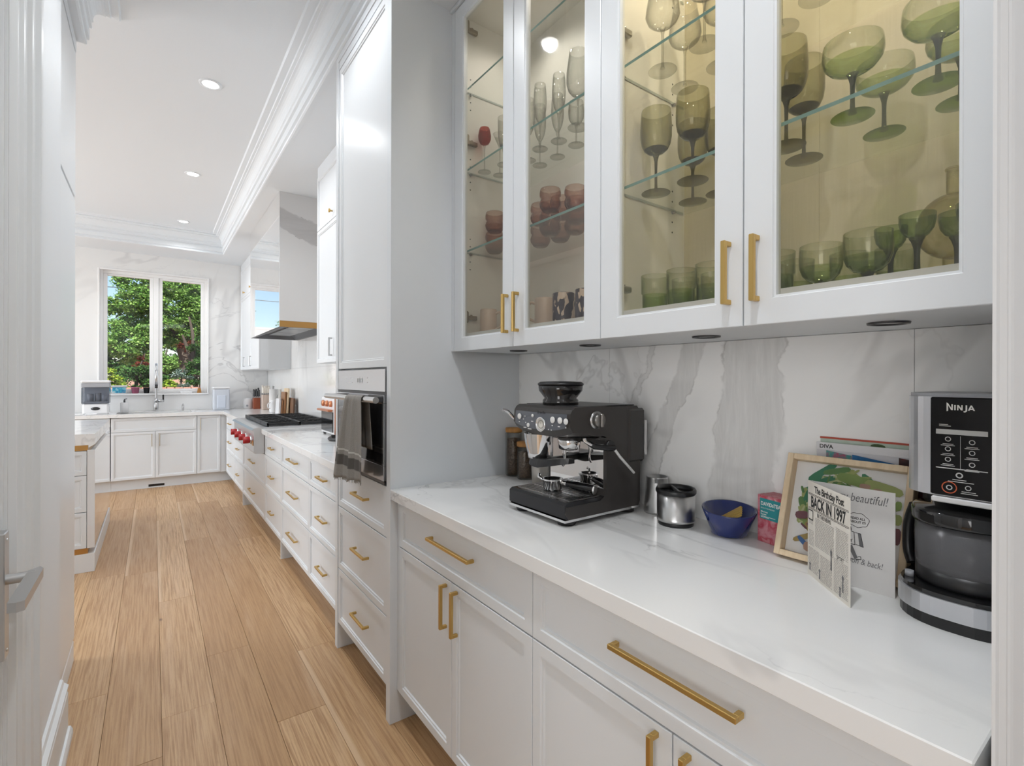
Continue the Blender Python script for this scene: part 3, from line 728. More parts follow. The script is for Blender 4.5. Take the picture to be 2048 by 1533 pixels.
# island
t = thing('island', 'white island with glossy side and brass strips, left of the aisle', 'island', (-.9, 5.25, 0))
ix, iy0, iy1 = -.325, 4.494, 5.99
mb = MB(); mb.prism([(-1.5, .957), (ix, .957), (ix, .884), (-.360, .862), (-.360, .880), (-1.5, .880)], 'y', iy0, iy1); mb.build('worktop_slab', MARBLE_TOP, t)
MB().box(-1.5, -.362, iy0 + .006, iy1, .842, .8795).build('brass_strip', BRASS_DK, t)
MB().box(-1.5, -.362, iy0 + .006, iy1, .128, .164).build('brass_strip', BRASS_DK, t)
MB().box(-.366, ix, iy0, iy1 - .002, .165, .846, 0, .001).build('side_panel', plain('gloss_side_panel', (.70, .705, .71), .03, coat=1.0), t)
MB().box(-1.5, -.3662, iy0 + .022, iy1, .165, .8415).build('carcass', WHITE, t)
MB().box(-1.5, ix, iy0 + .0005, iy1, 0, .127, 0, .001).build('plinth', TRIMP, t)
for (a, b) in ((.167, .414), (.418, .668), (.672, .838)):
    for (u0, u1) in ((-.93, -.369), (-1.495, -.934)):
        d = front(MB(), 'y', iy0, u0, u1, a, b).build('drawer', WHITE, t); handle('y', iy0, True, (u0 + u1) / 2 - .12, (u0 + u1) / 2 + .12, (a + b) / 2 + .03, d, proj=HP, w=HW)

# tall panelled fridge column at the left
t = thing('fridge_column', 'tall white glossy fridge column at the end of the left wall', 'fridge', (-.6, 2.82, 0))
fx = -.300
MB().box(-.90, fx - .022, 2.472, 3.128, .10, 2.9495).box(-.90, fx + .002, 2.472, 3.128, 2.892, 2.9495).build('carcass', WHITE, t)
MB().box(fx - .0215, fx, 2.475, 3.127, .112, 2.188, 0, .0015).build('lower_door', WHITE_GLOSS, t)
MB().box(fx - .0215, fx, 2.475, 3.127, 2.204, 2.885, 0, .0015).build('upper_door', WHITE_GLOSS, t)
MB().prism([(-.90, 0), (fx - .002, 0), (fx - .002, .090), (fx - .010, .104), (-.90, .108)], 'y', 2.473, 3.128).build('plinth', TRIMP, t)

# ceiling downlights
DL = [(.29, 3.64, 'second downlight of the row, nearest one in the picture'), (.29, 5.335, 'middle downlight of the three in the picture'), (.29, 7.015, 'downlight nearest the crown moulding over the window'), (.29, 2.08, 'downlight over the aisle beside the oven tower, mirrored in a cabinet door'), (.29, .30, 'downlight over the aisle in front of the coffee nook'),
      (-1.5, 3.64, 'downlight above the near end of the island'), (-1.5, 5.335, 'downlight above the middle of the island'), (-1.5, 7.015, 'downlight left of the window beyond the island')]
LENS = LAMP_ON
for x, y, lab in DL:
    t = thing('ceiling_downlight', 'white round recessed ' + lab, 'downlight', (x, y, ZT), group='recessed ceiling downlights')
    MB().lathe([(.044, -.0005), (.047, -.006), (.062, -.005), (.064, 0)], (x, y, ZT), 28).build('trim_ring', CEILP, t)
    MB().lathe([(0, -.003), (.045, -.003)], (x, y, ZT), 28).build('lens', LENS, t)
    light('downlight_beam', 'SPOT', (x, y, ZT - .012), (11 if x < 0 else 34) if y > 1 else 54, (.95, .98, 1.01), target=(x, y, 0), spot_size=radians(138), spot_blend=.55, shadow_soft_size=.035)
# ------------------------------------------------------------------ window
fy0, fy1 = 8.055, 8.125
def border(mb, a, b, c, d, y0, y1, sx, zb, zt, bev=.003):
    """four mitre-free frame members: uprights full height, rails between them"""
    mb.box(a, a + sx, y0, y1, c, d, 0, bev).box(b - sx, b, y0, y1, c, d, 0, bev)
    e = .0002
    return mb.box(a + sx + e, b - sx - e, y0, y1, d - zt, d, 0, bev).box(a + sx + e, b - sx - e, y0, y1, c, c + zb, 0, bev)
mb = MB(); e = .0003
border(mb, wx0 + e, wx1 - e, wz0 + e, wz1 - e, fy0, fy1, .035, .03, .040); mb.box(.005, .062, fy0 + .0005, fy1, wz0 + .0305, wz1 - .0405, 0, .003)
t = struct(mb, 'window_1', plain('window_pvc', (.85, .85, .85), .35))
def wpart(mb, name, mat): o = mb.build(name, mat, t); o['kind'] = 'structure'; return o
WM = bpy.data.materials['window_pvc']
mb = MB(); mb.box(wx0 - .012, wx0 + .004, 7.985, 8.054, wz0 + .0005, wz1 + .012, 0, .002).box(wx1 - .004, wx1 + .012, 7.985, 8.054, wz0 + .0005, wz1 + .012, 0, .002).box(wx0 + .0042, wx1 - .0042, 7.985, 8.054, wz1 - .004, wz1 + .012, 0, .002)
wpart(mb, 'window_casing', WM)
wpart(MB().box(wx0 - .012, wx1 + .012, 7.975, 8.054, wz0 - .022, wz0, 0, .003), 'window_sill', WM)
for (a, b) in ((wx0 + .036, .004), (.063, wx1 - .036)):
    s = .040; mb = border(MB(), a, b, wz0 + .031, wz1 - .041, fy0 + .012, fy1 - .01, s, .027, .022)
    wpart(mb, 'sash', WM)
    wpart(MB().box(a + s - .002, b - s + .002, fy0 + .034, fy0 + .038, wz0 + .056, wz1 - .061), 'pane', WINGLASS)

# ------------------------------------------------------------------ outdoors
def hill(x, y):
    return .35 + .42 * max(0, min(1, (y - 8.6) / 3.5)) + .55 * max(0, min(1, (y - 12) / 10))
mb = MB().grid(lambda u, v: (-22 + u * 44, 8.35 + v * 40, hill(-22 + u * 44, 8.35 + v * 40)), 22, 24)
struct(mb, 'ground_garden', plain('bark_mulch', (.30, .17, .13), .95, bump=(9, .8), var=.5))
# brick garden edging in front of the shrubs
ed = struct(MB().box(-3, 4, 11.02, 11.14, .5, 1.06), 'trim_7', plain('mortar', (.42, .36, .34), .9))
BR = plain('garden_brick', (.36, .17, .13), .85, var=.3)
random.seed(3)
bme = None
for r in range(2):
    for k in range(22):
        b = MB().box(-1.35 + k * .125 + r * .06, -1.35 + k * .125 + r * .06 + .115, 11.0, 11.16, 1.06 + r * .062, 1.06 + r * .062 + .055, 0, .006).build('brick', BR, ed); b['kind'] = 'structure'
LEAF_G = leafmat('maple_leaves', [(.055, .14, .03), (.12, .25, .05), (.20, .36, .09), (.34, .48, .16)])
LEAF_D = leafmat('shade_leaves', [(.025, .075, .022), (.055, .13, .035), (.10, .20, .055)])
LEAF_Y = leafmat('lime_leaves', [(.10, .20, .02), (.26, .38, .04), (.46, .52, .10)])
LEAF_B = leafmat('holly_leaves', [(.025, .055, .04), (.10, .16, .13), (.36, .44, .40)])
LEAF_R = leafmat('red_maple_leaves', [(.08, .018, .016), (.16, .035, .028), (.10, .05, .02)])
def foliage(blobs, n, size, mat, parent, seed, name='foliage'):
    """leaves in clumps: every blob is (x, y, z, rx, ry, rz); leaves sit mostly near the outside of small clusters"""
    R = random.Random(seed); vs = []; fs = []
    tot = sum(b[3] * b[5] for b in blobs)
    for b in blobs:
        k = int(n * b[3] * b[5] / tot); nc = max(7, k // 190)
        cl = []
        for _ in range(nc):
            a = R.uniform(0, 2 * pi); u = R.uniform(-1, 1); rr = R.uniform(.55, 1.0); q = sqrt(1 - u * u)
            cl.append((b[0] + b[3] * rr * q * cos(a), b[1] + b[4] * rr * q * sin(a), b[2] + b[5] * rr * u, R.uniform(.10, .19)))
        for i in range(k):
            c = cl[i % nc]; s = c[3] * (b[3] + b[5]) * .5
            x = c[0] + R.gauss(0, s); y = c[1] + R.gauss(0, s); z = c[2] + R.gauss(0, s * .55)
            L = size * R.uniform(.6, 1.25); w = L * R.uniform(.34, .5)
            d = Vector((R.gauss(0, 1), R.gauss(0, 1), R.gauss(-.35, .6))).normalized()
            sd = d.cross(Vector((R.gauss(0, .5), R.gauss(0, .5), 1))).normalized(); up_ = sd.cross(d) * (L * .12)
            p = Vector((x, y, z)); bi = len(vs)
            vs += [p, p + d * L * .5 + sd * w - up_, p + d * L, p + d * L * .5 - sd * w - up_]
            fs.append((bi, bi + 1, bi + 2)); fs.append((bi, bi + 2, bi + 3))
    mb = MB(); mb.add(vs, fs)
    o = mb.build(name, mat, parent); o['kind'] = 'stuff'; return o
def tree(name, label, cat, base, trunk, blobs, n, size, mat, seed, group=None, tr=.10, extra=None):
    z0 = hill(base[0], base[1]) - .05
    t = thing(name, label, cat, (base[0], base[1], z0), group)
    mb = MB()
    for path in trunk:
        P = smoothpath([(base[0] + p[0], base[1] + p[1], z0 + p[2]) for p in path], 4); k = len(P)
        mb.tube(P, [tr * path[0][3] * (1 - .75 * i / (k - 1)) if len(path[0]) > 3 else tr * (1 - .75 * i / (k - 1)) for i in range(k)], 7)
    mb.build('trunk', BARK, t)
    foliage(blobs, n, size, mat, t, seed)
    if extra: foliage(*extra, t, seed + 50, 'red_leaves')
    return t
tree('maple_tree', 'big bright green tree filling the upper part of the window', 'tree', (.95, 22.5, 0), [[(0, 0, 0), (-.1, 0, 1.2), (-.55, -.2, 2.4), (-1.1, -.3, 3.4)], [(0, 0, .9), (.4, 0, 2.2), (.9, -.2, 3.6)], [(0, 0, .5), (.15, .2, 2.4), (.0, .3, 4.2)]],
     [(-.55, 22.6, 3.9, .85, .8, 1.0), (.55, 22.2, 4.3, 1.0, .8, .9), (1.55, 22.4, 3.6, .9, .8, 1.1), (-.6, 22.2, 2.7, .8, .7, .8), (.5, 22.0, 3.1, .9, .6, .6), (1.6, 22.8, 4.6, .8, .8, .7), (-.3, 22.9, 5.0, .85, .7, .5), (2.3, 22.5, 2.9, .6, .6, .9)], 62000, .092, LEAF_G, 1, tr=.17)
tree('shade_tree', 'darker tree behind the bright one, low in the window', 'tree', (-.2, 27.8, 0), [[(0, 0, 0), (0, 0, 2), (.2, 0, 3.4)]],
     [(-.7, 27.6, 2.7, 1.1, .8, 1.6), (.9, 27.7, 2.7, 1.3, .9, 1.6), (2.5, 27.5, 2.7, 1.2, .8, 1.6), (.5, 27.9, 4.9, 1.6, .8, 1.2), (2.1, 28, 5.1, 1.3, .8, 1.0), (-1.1, 28, 1.6, 1.3, .6, .9), (.7, 28, 1.5, 1.5, .6, .9), (2.4, 28, 1.5, 1.3, .6, .9)], 30000, .17, LEAF_D, 2, tr=.2)
tree('red_maple', 'small dark red maple showing between the green shrubs in the window', 'tree', (-.30, 19.6, 0), [[(0, 0, 0), (0, 0, .5), (.1, 0, 1.0)]], [(-.40, 19.6, 1.85, .34, .3, .20), (.98, 19.7, 2.40, .26, .3, .28)], 520, .085, LEAF_R, 52, tr=.05)
tree('shrub', 'dark dense shrub low in the left half of the window', 'shrub', (-.30, 14.2, 0), [[(0, 0, 0), (0, 0, .5), (.1, 0, .9)]], [(-.28, 14.2, 1.28, .42, .4, .34), (.08, 14.4, 1.22, .34, .3, .30)], 9000, .052, LEAF_D, 3, tr=.05)
tree('shrub', 'lime green shrub at the lower left edge of the window', 'shrub', (-.86, 13.2, 0), [[(0, 0, 0), (0, 0, .4), (.1, 0, .8)]], [(-.84, 13.2, 1.30, .26, .3, .34), (-.62, 13.1, 1.06, .22, .2, .18)], 5000, .052, LEAF_Y, 4, tr=.04)
tree('holly_bush', 'pale speckled holly bush low in the right half of the window', 'shrub', (.52, 13.6, 0), [[(0, 0, 0), (0, 0, .4), (.05, 0, .8)]], [(.52, 13.6, 1.28, .20, .2, .30)], 2600, .034, LEAF_B, 5, tr=.04)
tree('shrub', 'soft green shrub just right of the window mullion', 'shrub', (.20, 15.5, 0), [[(0, 0, 0), (0, 0, .6), (.1, 0, 1.2)]], [(.24, 15.5, 1.62, .30, .3, .45), (.10, 15.2, 1.25, .2, .2, .25)], 6000, .050, LEAF_G, 6, tr=.05)
tree('shrub', 'small yellow-green plant at the foot of the right window pane', 'shrub', (.20, 11.6, 0), [[(0, 0, 0), (0, 0, .3), (.03, 0, .5)]], [(.24, 11.6, 1.22, .12, .12, .12)], 900, .05, LEAF_Y, 8, tr=.02)
tree('shrub', 'dark shrub at the right edge of the window', 'shrub', (1.02, 16.6, 0), [[(0, 0, 0), (-.1, 0, .7), (-.1, 0, 1.5), (-.2, 0, 2.1)], [(0, 0, .4), (-.2, .1, 1.1), (-.35, .1, 1.6)]], [(1.06, 16.6, 1.55, .36, .3, .5), (1.06, 16.6, 2.25, .28, .3, .3)], 6000, .06, LEAF_D, 9, tr=.09)
tree('garden_tree', 'light green tree seen only in the mirror-like hood panel', 'tree', (-3.1, 22.5, 0), [[(0, 0, 0), (0, 0, 1.6), (.2, 0, 3.2)]], [(-2.95, 22.4, 2.7, .5, .5, .8), (-3.25, 22.6, 4.0, .55, .5, .8)], 9000, .10, LEAF_G, 10, tr=.12)
# neighbour's house and power line, seen mirrored in the hood
t = thing('neighbour_house', 'pale neighbouring house with a low grey roof beyond the garden', 'house', (-4.2, 33, 1.2))
MB().box(-9, -2.4, 30.5, 37, .9, 3.0).build('wall', plain('pale_render', (.62, .58, .56), .9), t)
MB().prism([(30.0, 2.95), (33.7, 4.5), (37.4, 2.95)], 'x', -9.3, -2.1).build('roof', plain('roof_shingle', (.30, .28, .28), .9), t)
for xx in (-8, -6, -4): MB().box(xx, xx + .9, 30.46, 30.52, 1.5, 2.6).box(xx - .06, xx + .96, 30.44, 30.5, 1.42, 1.5).build('window', plain('dark_pane', (.06, .07, .09), .1), t)
tag(MB().tube(smoothpath([(-16, 33.5, 7.0), (-4, 32, 5.9), (8, 33.5, 6.7)], 8), .02, 6).build('power_line', BLACK), 'thin black power line crossing the sky behind the garden', 'cable')

# ------------------------------------------------------------------ sink run objects
ZC = .9152
t = thing('steriliser', 'white countertop bottle steriliser with a tinted window, left of the soap dispenser', 'steriliser', (-.545, 7.70, ZC))
x0, x1, y0, y1 = -.672, -.418, 7.58, 7.82
MB().box(x0 + .006, x1 - .006, y0 + .004, y1, ZC, ZC + .125, 0, .018).build('base', plain('white_plastic', (.78, .78, .79), .25), t)
WP = bpy.data.materials['white_plastic']
MB().lathe([(0, 0), (.045, 0), (.045, .004), (0, .005)], (0, 0, 0), 20, axis='-y').xf(lambda v: (-.545 + v[0] * .95, y0 + .004 + v[1], ZC + .068 + v[2] * .42)).build('display', BLACK_GLOSS, t)
MB().box(x0, x1, y0, y1, ZC + .127, ZC + .318, 0, .006).build('tinted_window', SMOKE_LT, t)
MB().box(x0 + .02, x1 - .02, y0 + .02, y1 - .02, ZC + .128, ZC + .150).cyl((-.60, 7.70, ZC + .15), .03, .09, 12).cyl((-.53, 7.72, ZC + .15), .03, .10, 12).cyl((-.47, 7.70, ZC + .15), .028, .08, 12).build('bottle_rack', plain('grey_plastic', (.36, .37, .40), .4), t)
MB().box(x0 - .003, x1 + .003, y0 - .003, y1, ZC + .320, ZC + .368, 0, .006).build('band', bpy.data.materials['grey_plastic'], t)
MB().box(x0 + .01, x1 - .01, y1 - .018, y1 - .012, ZC + .13, ZC + .316).build('back_wall', plain('fogged_plastic', (.52, .54, .58), .4), t)
MB().box(x0 - .008, x1 + .008, y0 - .008, y1, ZC + .370, ZC + .402, 0, .014).build('lid', WP, t)
for k, (xx, yy) in enumerate(((-.70, 7.52), (-.575, 7.50))):
    tag(MB().box(xx - .055, xx + .055, yy - .03, yy + .03, ZC, ZC + .018, 0, .008).build('folded_cloth', WP), ('small white folded cloth at the far left in front of the steriliser', 'white folded cloth in front of the steriliser, nearer the sink')[k], 'cloth')
t = thing('soap_dispenser', 'white soap dispenser with a metal pump, left of the tap', 'dispenser', (-.285, 7.80, ZC))
MB().lathe([(0, 0), (.040, 0), (.042, .004), (.042, .118), (.036, .126), (0, .126)], (-.285, 7.80, ZC), 20).build('bottle', WP, t)
MB().cyl((-.285, 7.80, ZC + .126), .010, .03, 10).tube([(-.285, 7.80, ZC + .155), (-.285, 7.80, ZC + .165), (-.262, 7.76, ZC + .172)], .006, 8).build('pump', STEEL_DK, t)
t = thing('kitchen_tap', 'tall brushed steel kitchen tap behind the sink', 'tap', (.036, 7.90, ZC))
tx, ty = .036, 7.90
P = [(tx, ty, ZC), (tx, ty, ZC + .45)] ; arc = [(tx, ty - .075 + .075 * cos(a), ZC + .535 + .075 * sin(a)) for a in [k * pi / 8 for k in range(9)]]
MB().cyl((tx, ty, ZC), .026, .11, 20, b=.002).cyl((tx, ty, ZC + .11), .024, .06, 20, r2=.014).tube([(tx, ty, ZC + .15), (tx, ty, ZC + .535)] + arc[1:], .013, 12).build('spout', STEEL, t)
MB().cyl((tx, ty - .15, ZC + .345), .016, .19, 16, r2=.0135).build('spray_head', STEEL, t)
MB().cyl((tx, ty - .15, ZC + .30), .0165, .045, 16).build('collar', BLACK, t)
MB().cyl((tx + .02, ty, ZC + .135), .018, .06, 14, axis='x').build('lever_body', STEEL, t)
MB().box(tx + .066, tx + .084, ty - .012, ty + .012, ZC + .12, ZC + .215, 0, .004).build('lever', BLACK, t)
t = thing('tap_dispenser', 'small steel filtered-water spout right of the kitchen tap', 'tap', (.325, 7.90, ZC))
MB().cyl((.325, 7.9, ZC), .014, .07, 12).tube([(.325, 7.9, ZC + .07), (.325, 7.9, ZC + .085), (.325, 7.85, ZC + .09)], .007, 8).build('spout', STEEL, t)
# on the sill
zs = wz0 + .0003
t = thing('wipes_tub', 'white lidded tub with a blue label on the window sill', 'tub', (-.345, 8.015, zs))
MB().box(-.418, -.272, 7.985, 8.045, zs, zs + .085, 0, .010).build('tub', WP, t)
MB().box(-.425, -.262, 7.979, 8.05, zs + .085, zs + .105, 0, .006).build('lid', WP, t)
def blotch(name, cols, sc):
    m = newmat(name); q = NT(m); n = q.noise(q.obj(), sc, 3, .6, .6); r = q.n('ShaderNodeValToRGB'); q.l(n, r.inputs[0]); e = r.color_ramp.elements
    e[0].position = .3; e[1].position = .7; e[0].color = (*cols[0], 1); e[1].color = (*cols[-1], 1)
    for i, c in enumerate(cols[1:-1]): k = e.new(.3 + .4 * (i + 1) / (len(cols) - 1)); k.color = (*c, 1)
    q.bsdf(r.outputs[0], .4); return m
MB().box(-.412, -.278, 7.9835, 7.9845, zs + .010, zs + .080).build('label', blotch('blue_label', [(.60, .70, .72), (.06, .42, .55), (.02, .16, .38), (.35, .55, .5)], 22), t)
def pot(name, label, x, y, z, r, h, mat):
    t = thing(name, label, 'pot', (x, y, z)); MB().lathe([(0, 0), (r * .72, 0), (r * .96, h * .86), (r, h * .86), (r, h), (r * .9, h), (r * .68, .01), (0, .01)], (x, y, z), 20).build('pot', mat, t)
    MB().lathe([(0, h * .8), (r * .88, h * .8)], (x, y, z), 16).build('soil', BARK, t); return t
pot('plant_pot', 'small pink plant pot on the window sill', -.182, 8.012, zs, .046, .082, plain('pink_plastic', (.45, .13, .22), .4))
pot('plant_pot', 'small black plant pot on the window sill beside the mullion', -.066, 8.012, zs, .036, .076, BLACK)
tag(MB().box(.30, .435, 7.985, 8.035, zs, zs + .022, 0, .006).build('tray', WP), 'low white tray on the right of the window sill', 'tray')
t = thing('brush_holder', 'small tan wooden holder with brushes at the right end of the sill', 'holder', (.515, 8.012, zs))
MB().prism([(.490, zs), (.540, zs), (.532, zs + .06), (.500, zs + .06)], 'y', 7.992, 8.032).build('holder', WOOD_LID, t)
for k in (-1, 1): MB().cyl((.516 + k * .009, 8.012, zs + .06), .005, .05, 8).build('brush', WOOD_PINK if k < 0 else WOOD_DARK, t)
# right corner
t = thing('storage_container', 'translucent bluish lidded container on the counter right of the sink', 'container', (.752, 7.80, ZC))
MB().box(.655, .848, 7.70, 7.90, ZC, ZC + .285, 0, .012).build('body', FROST, t)
MB().box(.70, .80, 7.694, 7.702, ZC + .03, ZC + .20, 0, .004).build('front_window', plain('pale_blue_plastic', (.60, .65, .74), .3), t)
MB().box(.652, .851, 7.697, 7.903, ZC + .288, ZC + .312, 0, .010).build('lid', WP, t)
t = thing('countertop_appliance', 'small white rounded appliance with a dial in the counter corner', 'appliance', (1.09, 7.88, ZC))
MB().lathe([(0, 0), (.054, 0), (.060, .01), (.060, .10), (.050, .135), (.030, .148), (0, .15)], (1.09, 7.88, ZC), 24).build('body', WP, t)
MB().lathe([(0, 0), (.014, 0), (.013, .01), (0, .011)], (1.075, 7.822, ZC + .045), 14, axis='-y').build('dial', bpy.data.materials['grey_plastic'], t)
def knifeblock(x, y, w, d, h, mat, hmat, label, n, hh, slats=False):
    t = thing('knife_block', label, 'knife block', (x, y, ZC))
    MB().box(x - w / 2, x + w / 2, y - d / 2, y + d / 2, ZC, ZC + h, 0, .003).build('block', mat, t)
    if slats:
        for k in range(5): MB().box(x - w / 2 + .006 + k * (w - .012) / 5, x - w / 2 + .006 + (k + .72) * (w - .012) / 5, y - d / 2 - .004, y - d / 2 - .0002, ZC + .006, ZC + h - .004).build('slat', WOOD_PINK, t)
    R = random.Random(len(label))
    for r in range(2):
        for k in range(n):
            xx = x - w / 2 + (k + .5) * w / n; yy = y + (r - .5) * d * .5; e = hh * R.uniform(.75, 1.05) + r * .02
            b = MB().box(xx - .003, xx + .003, yy - .008, yy + .008, ZC + h + .0002, ZC + h + .018).build('knife', STEEL, t)
            MB().box(xx - .010, xx + .010, yy - .014, yy + .014, ZC + h + .018, ZC + h + .018 + e, 0, .006).build('handle', hmat, b)
    return t
knifeblock(1.185, 7.78, .085, .12, .155, WOOD_RED, BLACK, 'red-brown knife block holding black-handled knives', 3, .10)
knifeblock(1.268, 7.55, .098, .11, .205, WOOD_PINK, plain('ivory', (.72, .66, .58), .4), 'pale slatted knife block holding cream-handled knives', 4, .09, True)
t = thing('canister', 'white ceramic canister on the counter beyond the rangetop', 'canister', (1.235, 6.83, ZC))
MB().lathe([(0, 0), (.044, 0), (.050, .02), (.050, .13), (.042, .155), (.042, .16), (0, .16)], (1.235, 6.83, ZC), 24).build('body', WP, t)
MB().tube(smoothpath([(1.195, 6.81, ZC + .05), (1.165, 6.79, ZC + .07), (1.165, 6.79, ZC + .11), (1.197, 6.81, ZC + .13)], 4), .006, 8).build('handle', WP, t)
t = thing('paper_roll', 'white kitchen paper roll behind the white canister', 'paper roll', (1.275, 7.05, ZC))
MB().lathe([(.018, .008), (.052, .008), (.052, .29), (.018, .29)], (1.275, 7.05, ZC), 24).build('paper', PAPER_W, t)
MB().cyl((1.275, 7.05, ZC), .06, .007, 20).cyl((1.275, 7.05, ZC), .012, .33, 10).build('stand', STEEL, t)
t = thing('spice_jar', 'glass jar with a cork-coloured lid beside the white canister', 'jar', (1.30, 6.68, ZC))
MB().lathe([(0, .001), (.036, .001), (.037, .10), (.030, .12), (0, .12)], (1.30, 6.68, ZC), 18).build('jar', JAR, t)
for k, mt in enumerate((WP, STEEL_DK, PAPER)): MB().lathe([(0, 0), (.0345, 0), (.0345, .028), (0, .028)], (1.30, 6.68, ZC + .004 + k * .031), 16).build('layer', mt, t)
MB().cyl((1.30, 6.68, ZC + .121), .036, .035, 16, b=.003).build('lid', WOOD_LID, t)
tag(MB().lathe([(0, 0), (.034, 0), (.037, .01), (.037, .19), (.025, .22), (.018, .23), (.018, .29), (0, .29)], (1.33, 6.95, ZC), 18).build('glass_bottle', JAR), 'clear glass bottle standing at the splashback behind the jars', 'bottle')
def board(x, y0, w, h, th, mat, label):
    """rounded chopping board standing on edge against the splashback, broad face to the room"""
    pts = []
    for cx, cz, a0 in ((w - .02, .02, -pi / 2), (w - .02, h - .02, 0), (.02, h - .02, pi / 2), (.02, .02, pi)):
        for k in range(4): a = a0 + k * pi / 6; pts.append((y0 + cx + .02 * cos(a), ZC + cz + .02 * sin(a)))
    mb = MB().prism(pts, 'x', x, x + th); mb.xf(lambda v: (v[0] + (v[2] - ZC) * .05, v[1], v[2]))
    tag(mb.build('chopping_board', mat), label, 'chopping board')
board(1.205, 6.36, .20, .19, .020, WP, 'white chopping board, farthest from the wall of the leaning boards')
board(1.232, 6.33, .21, .178, .014, WOOD_MID, 'short brown chopping board next to the white one')
board(1.252, 6.30, .22, .268, .018, WOOD_MID, 'tall brown chopping board standing among the boards')
board(1.278, 6.26, .24, .312, .014, WOOD_PALE, 'tallest chopping board, pale wood, near the splashback')
board(1.305, 6.10, .30, .200, .018, WOOD_DARK, 'dark walnut chopping board, longest and closest to the splashback')
# mini oven and trivet at the tower
t = thing('toaster_oven', 'small white and copper toaster oven beside the oven tower', 'toaster oven', (1.20, 3.90, ZC))
x0, x1, y0, y1 = 1.065, 1.345, 3.70, 4.04
COP = plain('copper', (.62, .25, .13), .3, .8)
MB().box(x0 + .012, x1, y0, y1, ZC + .012, ZC + .285, 0, .008).build('body', WP, t)
MB().box(x0 + .006, x0 + .0118, y0 + .02, y1 - .02, ZC + .03, ZC + .18, 0, .002).build('glass_door', BLACK_GLOSS, t)
MB().box(x0 + .014, x0 + .06, y0 - .003, y0 - .0002, ZC + .015, ZC + .28).build('copper_edge', COP, t)
MB().box(x0 - .03, x0 + .006, y0 + .02, y1 - .02, ZC + .185, ZC + .20, 0, .004).build('door_handle', COP, t)
for k in range(3): MB().lathe([(0, 0), (.024, 0), (.022, .016), (0, .017)], (x0 + .0118, y0 + .07 + k * .10, ZC + .24), 14, axis='-x').build('knob', COP, t)
for xx in (x0 + .03, x1 - .03):
    for yy in (y0 + .03, y1 - .03): MB().cyl((xx, yy, ZC), .012, .0125, 8).build('foot', BLACK, t)
tag(MB().tube([(1.08 + .09 * cos(k * pi / 10), 3.50 + .12 * sin(k * pi / 10), ZC + .012) for k in range(20)], .010, 8, closed=True).tube([(1.0, 3.50, ZC + .03), (1.17, 3.52, ZC + .03)], .009, 8).cyl((1.0, 3.50, ZC), .01, .022, 8).cyl((1.165, 3.52, ZC), .01, .022, 8).build('trivet', IRON), 'black iron trivet on the counter in front of the toaster oven', 'trivet')
# ------------------------------------------------------------------ wall oven and towel
t = thing('wall_oven', 'stainless wall oven with black glass door set in the white tower', 'oven', (1.04, 2.185, .923))
o0, o1 = 1.880, 2.490
MIRR = plain('polished_panel', (.50, .50, .51), .10, .9)
MB().box(.756, 1.32, o0, o1, .924, 1.386).build('body', STEEL_DK, t)
MB().box(.744, .756, o0, o1, 1.292, 1.384, 0, .001).build('control_panel', MIRR, t)
mk = MB()
for r in range(2):
    for k in range(5): mk.box(.7433, .7439, 2.36 - k * .022, 2.368 - k * .022, 1.326 + r * .02, 1.329 + r * .02)
    mk.box(.7433, .7439, 2.075, 2.082, 1.326 + r * .02, 1.330 + r * .02)
for k in range(4): mk.box(.7433, .7439, 2.20 - k * .020, 2.213 - k * .020, 1.330, 1.346).box(.7433, .7439, 2.20 - k * .020, 2.203 - k * .020, 1.324, 1.352)
mk.build('panel_marks', plain('panel_print', (.85, .85, .85), .4), t)
MB().box(.749, .756, o0, o1, 1.282, 1.291).build('vent_slot', BLACK, t)
d = MB(); d.box(.738, .756, o0, o1, .938, .998, 0, .001).box(.738, .756, o0, o1, 1.246, 1.280, 0, .001).box(.738, .756, o0, o0 + .016, .998, 1.246).box(.738, .756, o1 - .016, o1, .998, 1.246)
d = d.build('door', MIRR, t)
MB().box(.7395, .755, o0 + .016, o1 - .016, .998, 1.246).build('door_glass', BLACK_GLOSS, d)
MB().tube([(.690, 1.835, 1.262), (.690, 2.50, 1.262)], .0125, 16).build('handle_bar', STEEL, d)
MB().box(.685, .7395, 1.885, 1.91, 1.250, 1.273, 0, .002).box(.685, .7395, 2.43, 2.455, 1.250, 1.273, 0, .002).build('handle_bracket', STEEL_DK, d)
MB().box(.742, .756, o0, o1, .9245, .936).build('bottom_trim', STEEL_DK, t)

